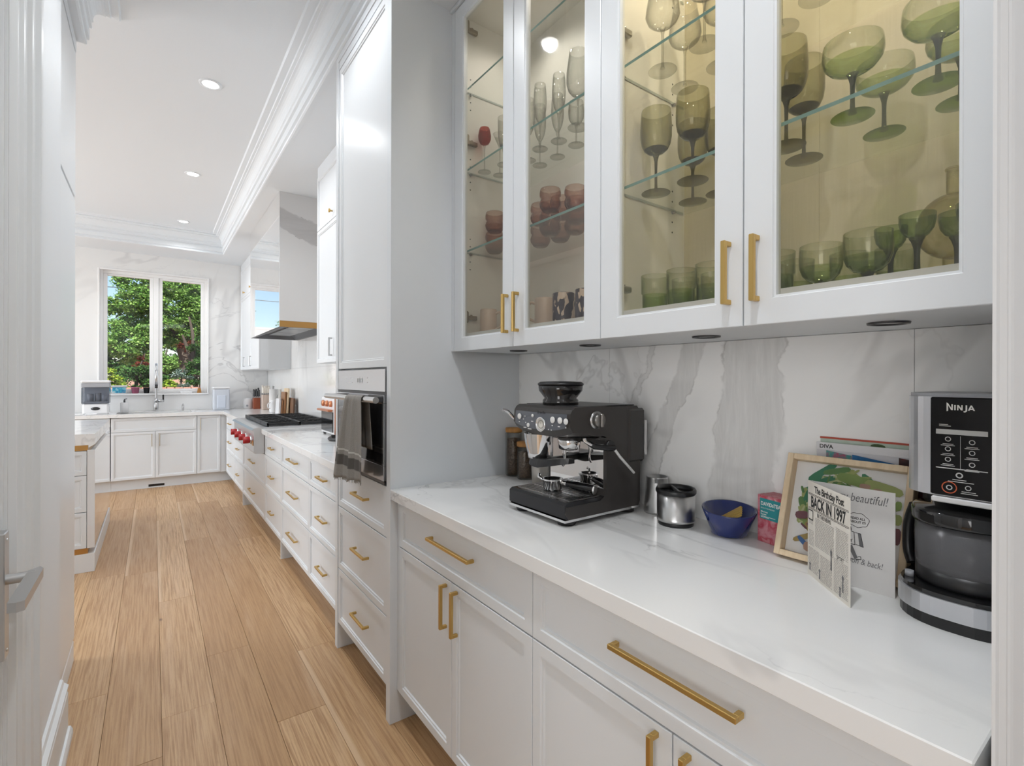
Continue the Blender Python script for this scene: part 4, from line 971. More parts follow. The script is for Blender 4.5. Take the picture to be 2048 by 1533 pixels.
def towel():
    R = random.Random(5); zt = 1.262; r = .0155; bx = .690
    tp0, tp1 = 1.955, 2.155        # along the bar at the top
    bt0, bt1 = 1.895, 2.305        # spread at the hem
    NU, NV = 44, 46
    def fn(u, v):
        # v 0: back hem, over the bar, 1: front hem
        L1, L2 = .20, .335; arc = pi * r; tot = L1 + arc + L2; s = v * tot
        if s < L1: z = zt - (L1 - s); x = bx + r; k = (L1 - s) / L1 * .5
        elif s < L1 + arc: a = (s - L1) / r; x = bx + r * cos(a); z = zt + r * sin(a); k = 0
        else: k = (s - L1 - arc) / L2; z = zt - k * L2; x = bx - r
        kk = k ** .8
        y = (tp0 + (tp1 - tp0) * u) * (1 - kk) + (bt0 + (bt1 - bt0) * u) * kk
        fold = (sin(u * 17.0 + 1.1 * k) * .011 + sin(u * 31 + 2 + k) * .004) * (.25 + .75 * kk)
        if s >= L1 + arc * .5: x -= abs(fold) + fold * .6 + .004 * kk; z += .022 * kk * (u - .35) * -1.6 * kk
        elif s < L1: x += min(abs(fold) * .4, .010)
        return (x, y, z)
    mb = MB().grid(fn, NU, NV)
    for i in range(NU):                              # fringe at the front hem
        for q in (0, .5):
            a = fn((i + q) / NU, 1.0); L = R.uniform(.006, .012); mb.add([(a[0], a[1] - .0012, a[2]), (a[0], a[1] + .0012, a[2]), (a[0] - .001, a[1] + R.uniform(-.003, .003), a[2] - L)], [(0, 1, 2)])
    o = mb.build('tea_towel', TOWEL, loc=(.68, 2.09, .915)); sd = o.modifiers.new('thick', 'SOLIDIFY'); sd.thickness = .0014; sd.offset = 0
    tag(o, 'grey linen tea towel with a dark hem band, hung on the oven handle', 'towel')
towel()

# ------------------------------------------------------------------ text
def text_mesh(mb, s, origin, u, v, size, m=0, bold=0.0, shear=0.0, sx=1.0, align='LEFT', lift=None, sp=1.0):
    cu = bpy.data.curves.new('t', 'FONT'); cu.body = s; cu.size = 1.0; cu.offset = bold; cu.shear = shear; cu.align_x = align; cu.resolution_u = 3; cu.space_character = sp
    ob = bpy.data.objects.new('t', cu); me = bpy.data.meshes.new_from_object(ob)
    O = Vector(origin); U = Vector(u).normalized(); Vv = Vector(v).normalized(); N = U.cross(Vv) * .0003
    mb.add([O + U * (p.co.x * size * sx) + Vv * (p.co.y * size) + N for p in me.vertices], [tuple(p.vertices) for p in me.polygons], m)
    bpy.data.objects.remove(ob); bpy.data.curves.remove(cu); bpy.data.meshes.remove(me); return mb
def flat(mb, pts, origin, u, v, m=0, lift=.0003):
    O = Vector(origin); U = Vector(u).normalized(); Vv = Vector(v).normalized(); N = U.cross(Vv) * lift
    return mb.add([O + U * a + Vv * b + N for a, b in pts], [tuple(range(len(pts)))], m)
def stroke(mb, pts, w, origin, u, v, m=0, lift=.0003):
    for i in range(len(pts) - 1):
        (x0, y0), (x1, y1) = pts[i], pts[i + 1]; L = hypot(x1 - x0, y1 - y0) or 1; nx, ny = -(y1 - y0) / L * w / 2, (x1 - x0) / L * w / 2
        flat(mb, [(x0 + nx, y0 + ny), (x0 - nx, y0 - ny), (x1 - nx, y1 - ny), (x1 + nx, y1 + ny)], origin, u, v, m, lift)
    return mb

# ------------------------------------------------------------------ espresso machine
t = thing('espresso_machine', 'black espresso machine with a bean hopper at the left of the worktop', 'coffee machine', (1.12, 1.195, .9152))
EB = plain('black_painted_steel', (.040, .036, .034), .36, .2); EP = plain('slate_front_panel', (.13, .14, .16), .34, .4); ET = plain('dark_hopper', (.010, .009, .009), .08, coat=.4)
ya, yb = 1.058, 1.332; zc = .9152
mb = MB()
mb.prism([(.978, .930), (1.272, .930), (1.284, .95), (1.284, .975), (.962, .975), (.958, .955)], 'y', ya, yb)
mb.prism([(1.130, .975), (1.284, .975), (1.284, 1.245), (1.268, 1.260), (1.130, 1.260), (1.130, 1.165), (1.112, 1.172), (1.080, 1.165), (1.118, 1.158), (1.128, 1.14), (1.128, 1.01), (1.118, .985), (1.10, .975)], 'y', ya, yb)
mb.build('body', EB, t)
mb = MB(); NY = 14; R = []
def headsec(y):
    k = (y - ya) / (yb - ya); e = (2 * k - 1); b = abs(e) ** 3
    zb = 1.166 + .018 * b; xf = .972 + .006 * b
    return [(1.13, y, 1.262), (.995 + .004 * b, y, 1.262), (.982 + .004 * b, y, 1.255), (xf, y, 1.243), (xf - .003, y, zb + .022), (xf + .010, y, zb + .004), (1.02, y, zb), (1.13, y, 1.164)]
for k in range(NY + 1): R.append(headsec(ya + (yb - ya) * k / NY))
mb.rings(R).add(R[0], [tuple(range(7, -1, -1))]); mb.build('head', EB, t)
# slate control plate on the head
fp = MB(); vs = []
def face(y, w):
    s = headsec(y); a = Vector(s[3]); b = Vector(s[4]); p = a.lerp(b, w); return (p.x - .0012, y, p.z)
fp.grid(lambda u, v: face(ya + .012 + u * (yb - ya - .024), .02 + v * .96), 16, 3); fpo = fp.build('control_plate', EP, t)
def disc(y, z, r, h=.003): return MB().lathe([(0, 0), (r, 0), (r, h * .7), (r * .86, h), (0, h)], (.9692, y, z), 18, axis='-x')
BTN = plain('white_button', (.80, .80, .79), .35); GA = plain('gauge_face', (.72, .70, .64), .3)  # buttons and panel marks are plain white
for (y, z, r) in ((1.291, 1.224, .0095), (1.126, 1.223, .0098), (1.093, 1.223, .0098), (1.0675, 1.222, .0090), (1.222, 1.230, .0052), (1.2445, 1.199, .0068)):
    b = disc(y, z, r).build('button', BTN, fpo); 
g = MB().lathe([(.0215, 0), (.0235, .005), (.0215, .008), (.0185, .008), (.0175, .004)], (.9692, 1.178, 1.206), 28, axis='-x').build('gauge_bezel', CHROME, fpo)
MB().lathe([(0, .0035), (.0185, .0035)], (.9692, 1.178, 1.206), 28, axis='-x').build('gauge_face', GA, fpo)
MB().lathe([(.0105, .0040), (.0120, .0046), (.0135, .0040)], (.9692, 1.178, 1.206), 28, axis='-x').box(.9640, .9645, 1.1772, 1.1788, 1.206, 1.2145).build('gauge_marks', plain('gauge_grey', (.36, .35, .32), .4), fpo)
mk = MB()
for (y, z, w) in ((1.292, 1.206, .006), (1.270, 1.216, .004), (1.262, 1.190, .014), (1.238, 1.187, .018), (1.128, 1.206, .005), (1.098, 1.205, .009), (1.068, 1.204, .004), (1.145, 1.193, .004), (1.132, 1.192, .004), (1.225, 1.212, .010), (1.262, 1.226, .005), (1.258, 1.206, .004)):
    mk.box(.9682, .9690, y - w / 2, y + w / 2, z - .0014, z + .0014)
mk.build('panel_marks', BTN, fpo)
lt = MB(); text_mesh(lt, 'Breville', (.9686, 1.199, 1.2385), (0, -1, 0), (0, 0, 1), .013, bold=.01); lt.build('lettering', INK, fpo)
# hopper
hc = (1.070, 1.205)
MB().lathe([(0, 1.2602), (.058, 1.2602), (.058, 1.278), (.052, 1.284), (.0705, 1.308), (.0725, 1.326), (0, 1.326)], (*hc, 0), 32).build('hopper', ET, t)
MB().lathe([(0, 1.3262), (.0745, 1.3262), (.0745, 1.331), (.066, 1.337), (0, 1.339)], (*hc, 0), 32).build('hopper_lid', BLACK, t)
MB().box(1.02, 1.27, ya + .012, yb - .012, 1.2603, 1.2635, 0, .001).build('top_tray', BLACK, t)
# grinder chute, cradle, group head, spout
MB().lathe([(.052, 1.168), (.049, 1.14), (.040, 1.105), (.038, 1.088), (0, 1.088)], (1.030, 1.262, 0), 24, a0=pi * .5, a1=pi * 1.5).box(1.03, 1.09, 1.262 - .045, 1.262 + .045, 1.095, 1.166).build('grinder_chute', CHROME, t)
NB = 20; RR = []
for k in range(NB + 1):
    a = k / NB; y = 1.315 - a * .190; e = abs(2 * a - 1); lift = .014 * max(0, a - .55) / .45 + .004 * e
    w = .052 * (1 - .75 * e ** 2.2) + .004; x = .990 + .030 * e ** 2 + .02
    RR.append([(x - w * .55, y, 1.066 + lift), (x + w, y, 1.066 + lift), (x + w, y, 1.090 + lift - .010 * e), (x - w * .35, y, 1.092 + lift - .010 * e)])
cr = MB().rings(RR).add(RR[0], [(3, 2, 1, 0)]); cr.build('dosing_cradle', BLACK, t)
MB().box(1.055, 1.127, 1.235, 1.285, 1.070, 1.088, 0, .003).build('cradle_arm', BLACK, t)
MB().lathe([(0, 1.165), (.036, 1.165), (.036, 1.148), (.033, 1.128), (.025, 1.124), (0, 1.124)], (1.058, 1.150, 0), 24).build('group_head', CHROME, t)
MB().tube(smoothpath([(1.07, 1.185, 1.160), (1.07, 1.185, 1.085), (1.062, 1.186, 1.068)], 4), .005, 8).build('hot_water_spout', CHROME, t)
MB().box(1.1265, 1.1283, ya + .012, yb - .012, .988, 1.150).build('mirror_backplate', plain('mirror_steel', (.86, .85, .84), .03, 1.0), t)
# steam wand and the lever, dial, tank
sw = MB().cyl((1.140, ya + .004, 1.140), .017, .012, 16, axis='-y').tube([(1.075, 1.08, 1.150), (1.085, 1.068, 1.140), (1.115, 1.050, 1.136), (1.148, 1.044, 1.134)], .0085, 8).build('steam_pivot', BLACK, t)
MB().tube(smoothpath([(1.060, 1.085, 1.166), (1.064, 1.082, 1.155), (1.078, 1.072, 1.145)], 3), .006, 8).build('steam_elbow', CHROME, t)
MB().tube([(1.146, 1.040, 1.128), (1.160, 1.034, 1.108), (1.222, 1.030, 1.052)], [.0045, .0045, .0040], 8).build('steam_wand', plain('wand_sleeve', (.72, .72, .71), .3, .4), t)
dl = MB().lathe([(0, 0), (.027, 0), (.027, .004), (.0, .005)], (1.082, ya, 1.222), 20, axis='-y').build('dial_ring', NICKEL, t)
MB().lathe([(0, .004), (.021, .004), (.020, .020), (0, .021)], (1.082, ya, 1.222), 18, axis='-y').box(1.076, 1.088, ya - .030, ya - .010, 1.201, 1.243, 0, .003).build('steam_dial', plain('dial_metal', (.22, .21, .20), .3, .9), t)
MB().box(1.225, 1.305, ya - .006, yb, 1.078, 1.252, 0, .008).build('water_tank', plain('smoky_tank', (.030, .028, .027), .12), t)
MB().box(1.302, 1.307, ya - .009, ya - .003, 1.100, 1.212).build('level_strip', plain('level_strip_white', (.62, .62, .61), .4), t)
MB().tube(smoothpath([(1.00, 1.335, 1.205), (.985, 1.345, 1.215), (.965, 1.352, 1.236), (.945, 1.358, 1.242)], 4), .0062, 8).build('tamp_lever', CHROME, t)
# drip tray
dt = MB(); dt.prism([(.958, .942), (.964, .938), (1.125, .938), (1.125, .987), (.968, .987), (.958, .980)], 'y', ya + .001, yb - .001); dt = dt.build('drip_tray', plain('tray_dark', (.045, .045, .048), .16, .8), t)
gm = MB(); gm.box(.985, 1.118, ya + .012, yb - .012, .9872, .9884)
gm.build('drip_grate', plain('grate_steel', (.62, .61, .60), .25, 1.0), dt)
sl = MB()
for k in range(18):
    for (a, b) in ((.992, 1.045), (1.055, 1.112)): sl.box(a, b, ya + .020 + k * .0135, ya + .0265 + k * .0135, .9885, .9888)
sl.build('grate_slot', BLACK, dt)
MB().prism([(.9565, .9305), (.9565, .9375), (1.284, .9375), (1.284, .9305)], 'y', ya - .0012, yb + .0012).build('chrome_strip', CHROME, t)
for (xx, yy) in ((.995, ya + .035), (.995, yb - .035), (1.255, ya + .035), (1.255, yb - .035)): MB().cyl((xx, yy, zc), .026, .0148, 16, r2=.030).build('foot', BLACK, t)
# portafilter lying on the tray
t = thing('portafilter', 'chrome portafilter with a black handle lying on the drip tray', 'portafilter', (1.06, 1.19, .9892))
MB().lathe([(0, 0), (.026, 0), (.030, .004), (.032, .030), (.035, .031), (.035, .036), (.029, .036), (.026, .008), (0, .006)], (1.045, 1.215, .9892), 24).build('basket', CHROME, t)
MB().tube([(1.06, 1.19, 1.014), (1.068, 1.165, 1.014)], .008, 10).tube([(1.022, 1.235, 1.020), (1.012, 1.245, 1.030), (1.020, 1.25, 1.036)], .005, 8).build('neck', CHROME, t)
MB().tube([(1.066, 1.168, 1.013), (1.078, 1.125, 1.010), (1.092, 1.075, 1.007)], [.010, .0135, .0145], 14).build('handle', BLACK_GLOSS, t)
MB().tube([(1.092, 1.0745, 1.007), (1.0932, 1.0705, 1.0068)], [.0145, .0125], 14).build('end_cap', STEEL, t)

# ------------------------------------------------------------------ jars, jug, knock box, bowl, tea
def coffee_jar(x, y, h, r, fill, label, mat=None):
    t = thing('storage_jar', label, 'jar', (x, y, zc))
    MB().lathe([(0, .002), (r - .004, 0), (r, .005), (r, h - .024), (r - .003, h - .020), (r - .0055, h - .024), (r - .0055, .006), (0, .006)], (x, y, zc), 28).build('glass', JAR, t)
    MB().lathe([(0, .0065), (r - .006, .0065), (r - .006, fill), (0, fill + .004)], (x, y, zc), 24).build('contents', mat or BEANS, t)
    MB().cyl((x, y, zc + h - .0198), r + .0005, .0198, 28, b=.002).build('lid', WOOD_LID, t)
coffee_jar(1.306, 1.783, .213, .037, .165, 'tall glass jar of coffee beans with a wooden lid, nearest the tower panel')
coffee_jar(1.300, 1.692, .160, .036, .115, 'shorter glass jar of dark coffee with a wooden lid beside the machine')
t = thing('steel_tumbler', 'plain pale steel tumbler half hidden behind the espresso machine', 'tumbler', (1.30, 1.595, zc))
MB().lathe([(0, 0), (.030, 0), (.034, .08), (.032, .08), (.028, .004), (0, .004)], (1.30, 1.595, zc), 24).build('cup', plain('matt_pale_steel', (.55, .52, .48), .45, .6), t)
t = thing('milk_jug', 'tapered steel milk jug standing against the marble behind the knock box', 'jug', (1.325, 1.022, zc))
MB().lathe([(0, 0), (.040, 0), (.041, .006), (.034, .112), (.035, .116), (.033, .116), (.038, .008), (0, .006)], (1.325, 1.022, zc), 32).build('body', STEEL, t)
MB().prism([(1.30, 1.000), (1.286, 1.000), (1.296, 1.010)], 'z', zc + .10, zc + .116).build('lip', STEEL, t)
t = thing('knock_box', 'round steel knock box with a black rubber rim beside the blue bowl', 'knock box', (1.262, .905, zc))
kx = (1.262, .905, zc)
MB().lathe([(0, 0), (.050, 0), (.051, .012), (0, .012)], kx, 36).build('base', BLACK, t)
MB().lathe([(0, .0122), (.0545, .0122), (.0555, .016), (.0555, .022), (.054, .024), (.0545, .092), (0, .092)], kx, 40).build('drum', STEEL, t)
MB().lathe([(.054, .090), (.058, .096), (.058, .103), (.055, .108), (.050, .106), (.048, .096)], kx, 40).lathe([(.048, .0935), (0, .0935)], kx, 40).build('rubber_rim', BLACK, t)
MB().tube([(1.262 - .03, .905 - .038, zc + .099), (1.262 + .03, .905 + .038, zc + .099)], .007, 10).build('knock_bar', BLACK, t)
t = thing('blue_bowl', 'glossy cobalt blue bowl holding tea sachets', 'bowl', (1.298, .758, zc))
bw = MB().lathe([(0, .003), (.041, 0), (.047, .004), (.058, .036), (.071, .068), (.071, .072), (.0675, .071), (.044, .010), (0, .008)], (1.298, .758, zc), 40)
bw.xf(lambda v: (v[0], v[1], v[2] + (v[2] - zc) * ((v[0] - 1.298) * .7 + (v[1] - .758) * .7) * 1.5)); bw.build('bowl', plain('cobalt_glaze', (.012, .026, .145), .10, coat=.5), t)
SACH = plain('kraft_gold_paper', (.52, .34, .07), .5, var=.15)
for k, lab in enumerate(('lowest sachet of the golden fan in the blue bowl, nearest the bowl rim', 'second golden sachet from the front of the fan in the blue bowl', 'third golden sachet in the middle of the fan in the blue bowl', 'fourth golden sachet, just behind the middle of the fan', 'rearmost golden sachet of the fan, nearest the tea carton')):
    d_ = Vector((.30 + .10 * k, -.72 + .03 * k, .40 + .03 * k)).normalized(); w_ = d_.cross(Vector((0, 0, 1))).normalized(); n_ = w_.cross(d_)
    b_ = Vector((1.262 + .0085 * k, .768 + .0035 * k, zc + .034 + .0015 * k))
    m_ = MB().box(-.0052, .0052, 0, .066, -.0018, .0018, 0, .0006)
    def q_(v): return tuple(b_ + w_ * v[0] + d_ * v[1] + n_ * v[2])
    m_.xf(q_); tag(m_.build('tea_sachet', SACH), lab, 'sachet', 'golden sachets in the blue bowl')
# tea carton
t = thing('tea_box', 'pink and teal tea carton between the blue bowl and the picture frame', 'box', (1.337, .634, zc), rz=radians(-14), local=True)
bx = MB().box(-.036, .024, -.040, .044, 0, .124, 0, .0008); bx.build('carton', blotch('pink_watercolour', [(.62, .30, .33), (.56, .22, .26), (.45, .05, .08), (.66, .40, .42)], 26), t)
tl = MB(); U_, V_ = (0, -1, 0), (0, 0, 1); O_ = (-.0362, .044, 0)
flat(tl, [(.008, .062), (.080, .062), (.080, .116), (.008, .116)], O_, U_, V_, 0, .0002); tl.build('teal_panel', plain('teal_print', (.02, .25, .27), .5), t)
wl = MB(); text_mesh(wl, 'DAVIDsTEA', (-.0366, .033, .098), U_, V_, .0135, bold=.03, sx=.86)
text_mesh(wl, 'BEAUTY SUPERMIX', (-.0366, .033, .089), U_, V_, .0050); text_mesh(wl, 'Moringa', (-.0366, .033, .079), U_, V_, .0065, bold=.02); text_mesh(wl, 'Sunset', (-.0366, .033, .0725), U_, V_, .0065, bold=.02)
stroke(wl, [(.011, .069), (.055, .069)], .0013, O_, U_, V_); stroke(wl, [(.011, .0665), (.036, .0665)], .0013, O_, U_, V_); wl.build('lettering', plain('white_print', (.80, .80, .79), .5), t)

# ------------------------------------------------------------------ framed picture leaning on the wall
P0 = Vector((1.2505, .600, zc - .0002)); FU = Vector((0, -1, 0)); FV = Vector((.077, 0, .240)).normalized(); FN = FU.cross(FV)
t = thing('picture_frame', 'pale wood framed watercolour of a vegetable wreath leaning on the wall', 'picture frame', tuple(P0))
FW_, FH_ = .259, .250
def fbox(mb, u0, u1, v0, v1, n0, n1, m=0, b=.0012):
    s = len(mb.v); mb.box(u0, u1, v0, v1, n0, n1, m, b); mb.xf(lambda q: tuple(P0 + FU * q[0] + FV * q[1] + FN * q[2]), s); return mb
dz = .0075
for nm, q in (('left_rail', (0, .014, 0, FH_)), ('right_rail', (FW_ - .014, FW_, 0, FH_)), ('top_rail', (.0142, FW_ - .0142, FH_ - .014, FH_)), ('bottom_rail', (.0142, FW_ - .0142, 0, .014))):
    fbox(MB(), *q, -.030 + .030, .030, 0).build(nm, WOOD_PALE, t)
fbox(MB(), .0142, FW_ - .0142, .0142, FH_ - .0142, .002, .006).build('backing', PAPER_W, t)
art = MB(); AO = P0 + FN * .0064
R = random.Random(12)
acol = [(.10, .20, .07), (.20, .28, .09), (.30, .34, .13), (.05, .18, .10), (.38, .24, .18), (.16, .07, .08), (.05, .12, .28), (.30, .22, .08), (.42, .44, .24)]
amats = [plain('watercolour', c, .8, var=.35) for c in acol]
def leafpoly(cx, cz, L, w, a):
    pts = []
    for k in range(12):
        q = k / 12 * 2 * pi; x = cos(q) * L / 2; z = sin(q) * w / 2 * (1 - .5 * (x / (L / 2)) ** 2) + .12 * w * sin(3 * q); pts.append((cx + x * cos(a) - z * sin(a), cz + x * sin(a) + z * cos(a)))
    return pts
k = 0
def putleaf(cx, cz, L, w, a, m):
    global k; k += 1; flat(art, leafpoly(cx, cz, L, w, a), AO, FU, FV, m, .0001 + k * .00002)
for i in range(44):
    s = i / 44 * 2 * pi + R.uniform(-.1, .1); rx, rz = .082 + R.uniform(-.012, .014), .080 + R.uniform(-.012, .012)
    putleaf(.128 + rx * cos(s), .128 + rz * sin(s), R.uniform(.035, .060), R.uniform(.012, .022), s + pi / 2 + R.uniform(-.6, .6), R.choice((0, 1, 1, 2, 2, 3, 8)) if sin(s) > -.35 else R.choice((5, 7, 4, 1, 6)))
for i in range(70):
    s = R.uniform(0, 2 * pi); rr = R.uniform(.062, .100); putleaf(.128 + rr * cos(s), .128 + rr * sin(s) * .98, R.uniform(.010, .028), R.uniform(.003, .008), s + pi / 2 + R.uniform(-.9, .9), R.choice((0, 3, 2, 8, 8, 1, 5 if sin(s) < 0 else 4)))
for q in ((.075, .215, .075, .020, .7, 3), (.06, .18, .09, .018, 1.2, 3), (.105, .222, .06, .018, .3, 0), (.15, .205, .09, .032, -.15, 1), (.20, .198, .075, .028, -.2, 2), (.165, .196, .022, .014, 0, 4), (.19, .190, .018, .011, 0, 4), (.043, .105, .030, .024, .2, 5), (.055, .055, .055, .016, .5, 7), (.058, .040, .045, .014, -.7, 6), (.075, .035, .04, .03, 0, 4), (.228, .135, .022, .030, 0, 2), (.230, .165, .012, .025, 0, 1), (.232, .10, .016, .045, 0, 5)): putleaf(*q)
art.build('watercolour_print', amats, t)
# ------------------------------------------------------------------ standing card with a newspaper cover
S0 = Vector((1.179, .502, zc)); FE = Vector((1.064, .379, zc)); BE = Vector((1.181, .343, zc)); CH = .207
t = thing('greeting_card', 'open newspaper-style birthday card standing in front of the framed picture', 'card', tuple(S0))
CU = (FE - S0).normalized(); CL = (FE - S0).length; Zv = Vector((0, 0, 1)); CN = CU.cross(Zv)
def slab(a, b, nrm, mat, name):
    mb = MB(); n = nrm * .0006
    vs = [a - n, b - n, b + n, a + n]; mb.add([tuple(q) for q in vs] + [tuple(q + Zv * CH) for q in vs], [(0, 1, 2, 3), (4, 7, 6, 5), (0, 4, 5, 1), (1, 5, 6, 2), (2, 6, 7, 3), (3, 7, 4, 0)]); return mb.build(name, mat, t)
cv = slab(S0, FE, CN, PAPER, 'front_cover')
O1 = S0 + CN * .0007
nb = MB(); W_ = CL
text_mesh(nb, 'The Birthday Post', O1 + CU * (W_ * .53) + Zv * .186, CU, Zv, .0205, bold=.022, sx=.86, align='CENTER', sp=.92)
text_mesh(nb, 'BACK IN 1997', O1 + CU * (W_ * .5) + Zv * .153, CU, Zv, .033, bold=.032, sx=.68, align='CENTER')
for (a, b, z) in ((.02, .98, .181), (.02, .98, .1785), (.02, .98, .150), (.02, .98, .1475)): stroke(nb, [(a * W_, z), (b * W_, z)], .0010, O1, CU, Zv)
text_mesh(nb, 'IN THE NEWS', O1 + CU * (W_ * .42) + Zv * .136, CU, Zv, .0125, bold=.015, sx=.72, align='CENTER')
stroke(nb, [(.004, .124), (.024, .124), (.024, .144), (.004, .144), (.004, .124)], .0022, O1, CU, Zv)
for i, (u0, u1, z0, z1) in enumerate(((.03, .15, .002 + .112, .122), (.20, .66, .070, .132), (.70, .97, .082, .136), (.03, .30, .010, .062), (.34, .62, .006, .060), (.66, .97, .006, .074), (.03, .17, .066, .100))):
    z = z1
    while z > z0:
        x = u0
        while x < u1 - .02:
            w = R.uniform(.05, .14); e = min(x + w, u1); stroke(nb, [(x * W_, z), (e * W_, z)], .0010, O1, CU, Zv, 1); x = e + .012
        z -= .0031
text_mesh(nb, 'SPORT', O1 + CU * (W_ * .72) + Zv * .076, CU, Zv, .010, bold=.0, sx=.9)
for (x, z, h) in ((.60, .044, .045), (.32, .008, .022), (.07, .012, .018), (.86, .018, .034), (.80, .006, .02)): flat(nb, [(x * W_ - .003, z), (x * W_ + .003, z), (x * W_ + .002, z + h * .6), (x * W_ + .004, z + h * .85), (x * W_, z + h), (x * W_ - .004, z + h * .85), (x * W_ - .002, z + h * .6)], O1, CU, Zv, 2)
nb.build('newspaper_print', [INK, plain('print_grey', (.30, .28, .26), .8), INK_G], cv)
BU = (BE - S0).normalized(); BL = (BE - S0).length; BN = BU.cross(Zv)
cv = slab(S0 + BU * .0008, BE, BN, PAPER_W, 'back_cover')
O2 = S0 + BN * .0007
hb = MB()
text_mesh(hb, 'so crazy beautiful!', O2 + BU * (BL * .92) + Zv * .178, BU, Zv - BU * -.02, .0245, shear=.25, sx=.72, align='RIGHT')
text_mesh(hb, 'to the moon & back!', O2 + BU * (BL * .87) + Zv * .050, BU, Zv, .0175, shear=.25, sx=.72, align='RIGHT')
hb.build('handwriting', INK_G, cv)
dw = MB(); cx, cz = BL * .60, .140
stroke(dw, [(cx + .020 * cos(a) * (1 + .05 * sin(5 * a)), cz + .0145 * sin(a) * (1 + .07 * sin(7 * a))) for a in [k * 2 * pi / 40 for k in range(41)]], .0009, O2, BU, Zv)
text_mesh(dw, 'READ ALL', O2 + BU * cx + Zv * (cz + .001), BU, Zv, .0068, bold=.02, align='CENTER', sx=.9); text_mesh(dw, 'ABOUT IT!', O2 + BU * cx + Zv * (cz - .0065), BU, Zv, .0068, bold=.02, align='CENTER', sx=.9)
# a walking newspaper seller: sign board, legs, papers under the arm
bxx = BL * .45
stroke(dw, [(bxx - .004, .088), (bxx + .019, .088), (bxx + .017, .114), (bxx - .002, .117), (bxx - .004, .088)], .0012, O2, BU, Zv)
text_mesh(dw, 'DAY', O2 + BU * (bxx - .001) + Zv * .092, BU, Zv, .0095, bold=.02, sx=.8)
flat(dw, [(bxx + .027, .087), (bxx + .034, .086), (bxx + .029, .113), (bxx + .024, .112)], O2, BU, Zv, 1); stroke(dw, [(bxx + .018, .113), (bxx + .029, .113), (bxx + .034, .086), (bxx + .020, .089)], .0010, O2, BU, Zv)
flat(dw, [(bxx + .004, .087), (bxx + .014, .086), (bxx + .024, .062), (bxx + .018, .058)], O2, BU, Zv, 1); flat(dw, [(bxx - .004, .087), (bxx + .004, .087), (bxx - .008, .062), (bxx - .016, .064)], O2, BU, Zv, 1)
stroke(dw, [(bxx + .019, .058), (bxx + .030, .060), (bxx + .029, .066), (bxx + .024, .064)], .0012, O2, BU, Zv); stroke(dw, [(bxx - .022, .064), (bxx + .017, .057)], .0014, O2, BU, Zv)
flat(dw, [(bxx + .003, .118), (bxx + .013, .117), (bxx + .012, .124), (bxx + .005, .125)], O2, BU, Zv)
dw.build('cartoon_drawing', [INK, INK_G], cv)
# ------------------------------------------------------------------ folder, magazine and leaflets behind the frame
tag(MB().box(1.364, 1.3665, .150, .552, zc, 1.202, 0, .0004).build('magazine', blotch('mint_cover', [(.40, .52, .42), (.48, .56, .48), (.34, .46, .36)], 14)), 'mint green magazine with a red edge, behind the white plastic folder', 'magazine')
mg = bpy.data.objects['magazine']; ORG['magazine'] = Vector((0, 0, 0))
MB().box(1.3632, 1.3672, .149, .553, 1.1985, 1.2028).build('red_edge', plain('red_strip', (.45, .07, .04), .5), mg)
pr = MB()
for (y, w, h) in ((.430, .030, .012), (.350, .040, .015), (.275, .035, .014)): pr.lathe([(0, 0), (1, 0)], (0, 0, 0), 12).xf(lambda v: (1.3637, y + v[0] * w / 2 if False else y + v[0] * w / 2, 1.190 + v[1] * h / 2), len(pr.v) - 13)
pr.build('cover_print', plain('dark_green_print', (.05, .09, .03), .6, var=.5), mg)
fo = thing('plastic_folder', 'cloudy white plastic folder with a name tag behind the framed picture', 'folder', (1.356, .36, zc))
MB().box(1.352, 1.3545, .150, .556, zc, 1.190, 0, .0005).build('cover', plain('cloudy_plastic', (.60, .60, .63), .3), fo)
MB().box(1.3505, 1.3519, .150, .556, 1.172, 1.190).build('flap', plain('white_flap', (.70, .70, .72), .4), fo)
lt = MB(); text_mesh(lt, 'DIVA', (1.3502, .549, 1.176), (0, -1, 0), (0, 0, 1), .0135, bold=.02, sx=1.0); lt.build('lettering', INK, fo)
for (ya_, yb_, zt_, cols, lab) in ((.532, .478, 1.171, [(.05, .05, .18), (.40, .08, .16), (.05, .30, .30), (.45, .30, .05)], 'multicoloured leaflet at the left end in front of the plastic folder'), (.476, .393, 1.167, [(.01, .10, .28), (.02, .16, .38)], 'blue leaflet in the middle in front of the plastic folder'), (.385, .322, 1.171, [(.25, .01, .01), (.05, .01, .01), (.02, .01, .01)], 'dark red and black leaflet in front of the plastic folder'), (.318, .25, 1.155, [(.16, .16, .18), (.22, .22, .24)], 'grey leaflet nearest the ice cream maker, in front of the plastic folder')):
    lf = MB().box(1.3460, 1.3475, yb_, ya_, zc, zt_); lf.xf(lambda v: (v[0], v[1], v[2] + (v[1] - ya_) * .13 * (1 if v[2] > 1 else 0)))
    tag(lf.build('leaflet', blotch('leaflet_print', cols, 40)), lab, 'leaflet')

